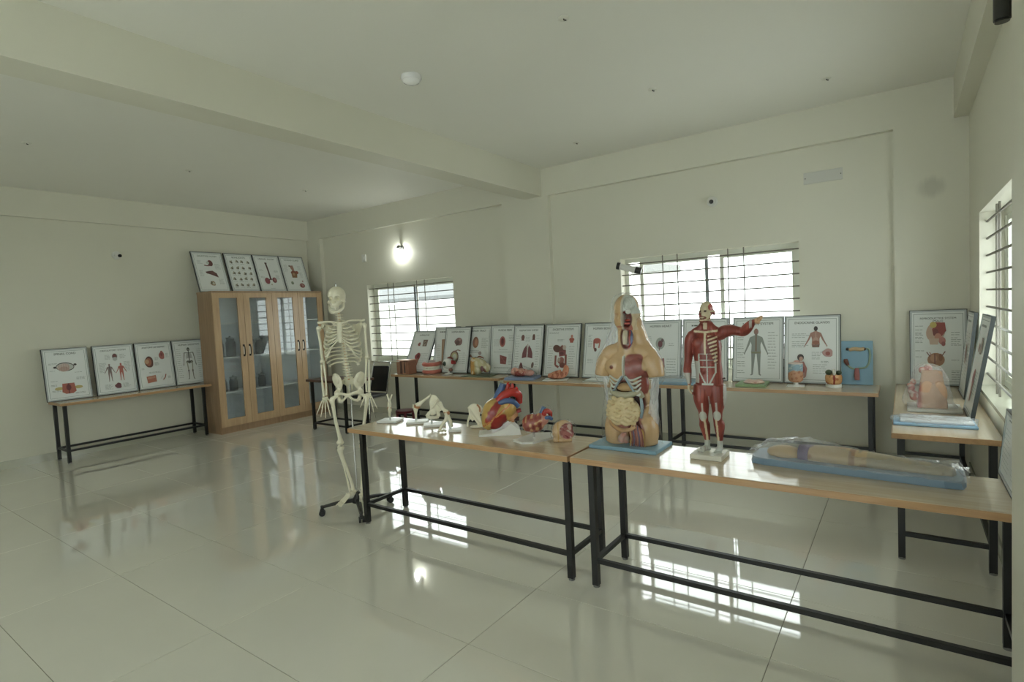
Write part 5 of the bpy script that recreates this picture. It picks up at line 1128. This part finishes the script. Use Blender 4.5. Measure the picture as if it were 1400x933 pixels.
# ------------------------------------------------------------------ models on the back tables
def back_models():
    col = lambda nm, c, r=.4, n=.15, s=40: mat(nm, lin(c), r, noise=n, nscale=s)
    AM = 'anatomical model'
    t = thing('skin_block_model', 'square brown skin block model at the left end of the back tables', AM, (-5.98, 5.68, .75), math.radians(8))
    for i, (x0, x1, c) in enumerate(((-.115, -.06, (168, 126, 100)), (-.058, -.01, (132, 92, 72)), (-.008, .05, (186, 140, 112)), (.052, .105, (160, 112, 90)))):
        MB().rbox(x0, x1, -.09, .09, .0005, .185+.012*(i % 2), .006).build('skin_layer', col('skin_layer_%d' % i, c), t, False)
    MB().rbox(-.115, .105, -.09, .09, .196, .21, .004).build('top_skin', col('skin_top', (206, 160, 132)), t, False)
    for x in (-.035, .03): MB().tube([(x, -.094, .02), (x+.004, -.096, .12), (x, -.094, .19)], [.014, .010, .005], 8, 3).build('hair_follicle', col('follicle', (84, 52, 40)), t)
    t = thing('jaw_model', 'open pink and white tooth-care jaw model', AM, (-5.60, 5.80, .75), math.radians(35))
    gum = col('gum_pink', (206, 120, 104), .3); tw = mat('tooth_white')
    for zc, s in ((.032, 1), (.138, -1)):
        m = MB(); P = [(-.115, .09, zc), (-.105, -.01, zc), (-.065, -.085, zc), (0, -.11, zc), (.065, -.085, zc), (.105, -.01, zc), (.115, .09, zc)]; m.tube(P, [.03]*7, 12, 4)
        g = m.build('jaw', gum, t); 
        for x, y, z in cr(P, 3)[1:-1:1]: MB().rbox(x-.012, x+.012, y-.012, y+.012, min(z, z+s*.05), max(z, z+s*.05), .005).build('tooth', tw, g, False)
    MB().rbox(-.05, .05, .06, .10, .02, .19, .01).build('hinge', col('hinge_grey', (196, 190, 180)), t, False)
    t = thing('eye_model', 'white eyeball model with red muscle on a small stand', AM, (-5.27, 5.80, .75), math.radians(33))
    MB().lathe([(.06, .0005), (.06, .012), (.015, .018), (.013, .075)], 20).build('stand', mat('white_stand_plastic'), t)
    m = MB(); m.ell((0, 0, .15), (.082, .075, .075), 24, 18); m.ell((-.042, -.05, .153), (.03, .03, .03), 16, 12)
    def eyep(P):
        q = P-[0, 0, .15]; q = q/np.linalg.norm(q, axis=1)[:, None]; a = q@(np.array([-.64, -.765, .05])/1.0); c = np.tile(np.array(lin(226, 226, 220)), (len(P), 1)); c = mixc(c, np.array(lin(70, 96, 84)), (a > .90)*1.); return mixc(c, np.array(lin(24, 26, 26)), (a > .975)*1.)
    fuse(m, 'eyeball', GLOSSPAINT, t, .004, 3, eyep)
    MB().tube([(.05, -.035, .17), (.085, -.03, .165), (.10, 0, .15)], [.03, .026, .018], 12, 3).build('eye_muscle', col('eye_muscle_red', (176, 60, 56)), t); MB().tube([(-.01, 0, .22), (.03, 0, .235), (.07, .02, .21)], [.012, .014, .01], 10, 3).build('upper_muscle', col('upper_muscle_red', (130, 66, 58)), t)
    MB().ell((.03, 0, .06), (.03, .028, .028), 12, 8).build('orbit_floor', col('orbit_tan', (170, 130, 116)), t)
    t = thing('ear_model', 'large cream and tan ear model on a flat green-edged board', AM, (-4.62, 5.74, .75), math.radians(14))
    MB().rbox(-.24, .17, -.13, .13, .0005, .014, .003).build('base_board', col('green_grey_board', (120, 134, 112)), t, False)
    m = MB(); m.tube([(-.11, 0, .02), (-.11, 0, .2), (-.105, 0, .245)], [.05, .05, .03], 14, 3); m.ell((-.03, 0, .165), (.12, .075, .075), 18, 12, (0, .35, 0)); m.ell((.07, .0, .11), (.06, .06, .065), 16, 10); m.ell((-.06, 0, .09), (.07, .07, .075), 14, 10)
    def paint(P):
        x, y, z = P.T; c = np.tile(np.array(lin(206, 196, 156)), (len(P), 1)); c = mixc(c, np.array(lin(206, 160, 96)), sstep(-.06, -.09, x)); n = frac(P, 70, 5); c = mixc(c, np.array(lin(228, 222, 200)), (n > .2)*.7); return mixc(c, np.array(lin(160, 110, 96)), sstep(1, .7, np.hypot((x-.05)/.04, (z-.07)/.05))*(y < 0))
    fuse(m, 'ear_body', GLOSSPAINT, t, .006, 3, paint); MB().ell((.03, -.055, .10), (.022, .02, .04), 12, 8).build('cochlea', col('cochlea_mauve', (150, 104, 108)), t); MB().tube([(-.06, 0, .245), (-.02, 0, .26), (.04, 0, .235)], [.006, .012, .006], 8, 3).build('upper_canal', col('canal_brown', (150, 96, 70)), t)
    t = thing('fetus_model', 'pink open womb model on a blue board in the middle back table', AM, (-3.86, 5.60, .75), math.radians(14))
    MB().rbox(-.19, .19, -.15, .14, .0005, .035, .004).build('base_board', col('slate_board', (128, 144, 176)), t, False)
    m = MB(); m.ell((-.03, -.0, .08), (.13, .09, .05), 18, 10); m.ell((-.10, 0, .095), (.05, .06, .05), 14, 10); m.ell((.09, 0, .075), (.06, .07, .04), 14, 10)
    fuse(m, 'womb', GLOSSPAINT, t, .006, 3, lambda P: mixc(mixc(np.tile(np.array(lin(214, 160, 146)), (len(P), 1)), np.array(lin(160, 76, 68)), sstep(1, .75, np.hypot((P[:, 0]+.02)/.075, (P[:, 1]+.05)/.07))), np.array(lin(200, 120, 108)), (frac(P, 60, 3) > .3)*.6))
    m = MB(); m.ell((-.06, -.06, .115), (.03, .028, .026), 12, 8); m.tube([(-.035, -.06, .11), (0, -.055, .118), (.035, -.06, .10)], [.022, .026, .018], 12, 3); m.tube([(.02, -.075, .10), (-.005, -.09, .10), (.03, -.095, .085)], .011, 8, 3); m.build('fetus', col('fetus_pink', (220, 160, 140), .3), t)
    bag('plastic_film', [(.036, -.01, -.0, .18, .13), (.08, -.02, 0, .185, .125), (.13, -.03, 0, .13, .09), (.165, -.04, 0, .04, .03)], t, FILM2, 44, .005, 9, 60)
    t = thing('curled_organ_model', 'small orange-pink curled organ model in front of the digestive poster', AM, (-3.40, 5.68, .75), math.radians(20))
    m = MB(); m.tube([(-.11, 0, .045), (-.05, -.03, .044), (.03, -.03, .046), (.08, 0, .07), (.10, .02, .13), (.075, .02, .155)], [.03, .035, .038, .04, .034, .022], 12, 4); m.tube([(-.09, 0, .055), (-.02, .0, .085), (.04, 0, .095)], [.022, .02, .022], 10, 3)
    fuse(m, 'organ', GLOSSPAINT, t, .005, 2, lambda P: mixc(np.tile(np.array(lin(214, 146, 116)), (len(P), 1)), np.array(lin(160, 84, 62)), (frac(P, 60, 2) > .2)*.7)); MB().rbox(-.17, .12, -.12, .08, .0005, .006, .001).build('paper', SHEET, t, False)
    t = thing('paper_stack', 'small stack of papers on the back table left of the torso', 'papers', (-2.86, 5.68, .75), .1)
    for i in range(3): MB().rbox(-.16+.012*i, .15+.008*i, -.10, .10+.01*i, .0005+.006*i, .006+.006*i, .001).build('sheet', [SHEET, col('green_grey_board', (120, 134, 112)), SHEET][i], t, False)
    t = thing('wrapped_board', 'flat blue board in crumpled film between torso and muscle figure', 'board', (-1.99, 5.74, .75), .1)
    MB().rbox(-.20, .22, -.17, .12, .0005, .03, .004).build('board', BLUEB, t, False); bag('plastic_film', [(.004, .01, -.02, .23, .16), (.03, .01, -.02, .235, .165), (.05, .0, -.02, .18, .12), (.075, .02, 0, .06, .05)], t, FILM, 48, .006, 12, 90)
    t = thing('relief_model', 'low pink relief model on a pale green board', AM, (-1.22, 5.76, .75), .05)
    MB().rbox(-.14, .13, -.15, .14, .0005, .026, .004).build('board', col('pale_green_board', (146, 172, 128)), t, False)
    m = MB(); m.ell((.01, -.02, .035), (.10, .085, .02), 18, 8); m.ell((-.03, -.03, .045), (.04, .04, .02), 12, 8); m.ell((.05, 0, .042), (.04, .04, .018), 12, 8); fuse(m, 'relief', PAINT, t, .005, 2, lambda P: mixc(np.tile(np.array(lin(222, 194, 176)), (len(P), 1)), np.array(lin(190, 130, 118)), (frac(P, 70, 3) > .3)*.7))
    t = thing('stomach_model', 'blue and orange organ model on a white pedestal before the endocrine poster', AM, (-.845, 5.78, .75), .1)
    MB().rbox(-.075, .075, -.06, .06, .0005, .012, .003).build('base', mat('white_stand_plastic'), t, False); MB().lathe([(.035, .012), (.02, .025), (.02, .05)], 16).build('pedestal', mat('white_stand_plastic'), t)
    m = MB(); m.lathe([(.04, .04), (.062, .06), (.066, .10), (.062, .135), (.064, .19), (.06, .225), (.02, .235)], 24, sy=.85)
    def paint(P):
        x, y, z = P.T; n = frac(P, 60, 2)*.02; c = np.tile(np.array(lin(198, 150, 118)), (len(P), 1)); c = mixc(c, np.array(lin(166, 106, 82)), (frac(P, 90, 4) > .3)*.6); c = mixc(c, np.array(lin(148, 176, 188)), sstep(.135, .145, z+n)); c = mixc(c, np.array(lin(196, 210, 210)), (z > .15)*(frac(P, 80, 6) > .3)*.7); return mixc(c, np.array(lin(220, 206, 196)), (z > .215)*1.)
    fuse(m, 'organ', GLOSSPAINT, t, .005, 3, paint); MB().ell((.012, 0, .235), (.028, .024, .016), 12, 8).build('top_cap', col('cap_pink', (206, 160, 150)), t)
    t = thing('pelvic_organ_model', 'small round tan organ model with dark green top on a white foot', AM, (-.535, 5.80, .75), .1)
    MB().lathe([(.066, .0005), (.07, .012), (.064, .03), (.05, .034)], 24).build('base', mat('white_stand_plastic'), t)
    m = MB(); m.lathe([(.05, .03), (.066, .05), (.07, .09), (.066, .115), (.05, .12), (.02, .10)], 24)
    fuse(m, 'bowl', GLOSSPAINT, t, .0045, 2, lambda P: mixc(mixc(np.tile(np.array(lin(214, 164, 112)), (len(P), 1)), np.array(lin(170, 96, 62)), (frac(P*[1, 1, .4], 90, 3) > .25)*.8), np.array(lin(140, 40, 34)), (np.abs(P[:, 0]-.004) < .007)*(P[:, 1] < 0)*1.))
    for x, y, z, r in ((-.038, -.01, .14, .03), (.04, 0, .135, .026)): MB().ell((x, y, z), (r, r, r*.85), 12, 8).build('green_lobe', col('dark_green_lobe', (58, 72, 48), .35), t)
    MB().ell((.002, -.012, .14), (.018, .018, .032), 12, 8).build('white_core', col('core_white', (226, 224, 214)), t)
    t = thing('bowel_board_model', 'blue upright board with a looped beige bowel relief', AM, (-.365, 6.02, .75), 0); t.rotation_euler = (-.10, 0, 0)
    MB().rbox(-.125, .125, -.02, 0, .0005, .41, .004).build('board', mat('sky_blue_board', lin(136, 174, 196), .45, noise=.05), t, False)
    be = col('bowel_beige', (206, 180, 140), .35)
    MB().tube([(-.06, -.03, .325), (-.02, -.034, .335), (.03, -.032, .33), (.06, -.03, .338)], [.014, .018, .018, .016], 10, 4).build('upper_bowel', be, t)
    MB().tube([(.075, -.03, .34), (.10, -.03, .32), (.098, -.03, .22), (.07, -.03, .165), (.02, -.03, .155), (-.03, -.03, .15), (-.07, -.03, .18), (-.085, -.03, .21)], .0085, 10, 5).build('bowel_loop', col('loop_green_grey', (150, 172, 150)), t)
    MB().tube([(-.07, -.032, .18), (-.085, -.034, .215), (-.09, -.034, .24)], [.012, .02, .015], 10, 3).build('brown_end', col('end_brown', (112, 66, 52)), t); MB().tube([(0, -.032, .155), (0, -.036, .10), (.002, -.036, .045)], [.016, .022, .02], 12, 3).build('rectum', col('rectum_mauve', (168, 106, 104)), t)
    for x in (-.075, .062): MB().ell((x, -.034, .333), (.012, .012, .014), 10, 8).build('dark_tip', col('tip_dark', (66, 52, 44)), t)
back_models()

# ------------------------------------------------------------------ side table models
def side_models():
    t = thing('pelvis_section_model', 'skin-coloured pelvis section model in film on a pale board, side table', 'anatomical model', (.15, 4.78, .768), 0)
    MB().rbox(-.14, .16, -.14, .14, .0005, .022, .003).build('base_board', mat('pale_grey_board', lin(206, 206, 200), .35), t, False)
    m = MB(); m.prism([(-.085, -.085), (.085, -.085), (.09, .0), (.06, .08), (-.06, .08), (-.09, 0)], .02, .275, None, 'xy', .36); m.ell((-.03, -.085, .12), (.05, .02, .10), 14, 10, (.25, 0, .1)); m.ell((.04, -.08, .12), (.045, .02, .10), 14, 10, (.25, 0, -.1))
    fuse(m, 'pelvis_body', GLOSSPAINT, t, .006, 8, lambda P: mixc(np.tile(np.array(lin(222, 184, 154)), (len(P), 1)), np.array(lin(196, 120, 110)), sstep(-.05, -.07, P[:, 0])*(P[:, 2] < .2)))
    m = MB()
    for i, (x, y, z, r) in enumerate(((-.10, -.04, .10, .03), (-.115, -.02, .15, .022), (-.12, -.05, .13, .018), (-.105, .0, .19, .02), (-.02, .02, .285, .026), (-.055, .0, .275, .02), (-.13, -.02, .17, .012))): m.ell((x, y, z), (r, r, r*1.2), 12, 8)
    fuse(m, 'organs', GLOSSPAINT, t, .005, 3, lambda P: mixc(np.tile(np.array(lin(200, 132, 122)), (len(P), 1)), np.array(lin(226, 206, 190)), (frac(P, 90, 3) > .1)*.8))
    bag('plastic_film', [(.024, -.005, 0, .15, .135), (.06, -.02, 0, .145, .13), (.14, -.025, 0, .125, .115), (.24, -.015, 0, .092, .085), (.30, -.02, 0, .065, .05), (.322, -.03, 0, .02, .02)], t, FILM, 44, .005, 15, 40)
    t = thing('wrapped_board', 'pale blue boards wrapped in film at the front of the side table', 'board', (.14, 4.27, .768), .02)
    MB().rbox(-.205, .205, -.12, .12, .0005, .018, .004).build('lower_board', mat('light_blue_board', lin(150, 186, 214), .4), t, False); MB().rbox(-.17, .19, -.10, .11, .0185, .034, .004).build('upper_board', mat('white_board', lin(220, 224, 226), .4), t, False)
    bag('plastic_film', [(.007, 0, 0, .212, .128), (.02, 0, 0, .218, .13), (.038, .0, 0, .2, .12), (.046, 0, 0, .05, .04)], t, FILM, 52, .004, 21, 120)
side_models()
for o in list(bpy.data.objects):
    if o.type == 'EMPTY' and not o.users_collection: bpy.data.objects.remove(o)
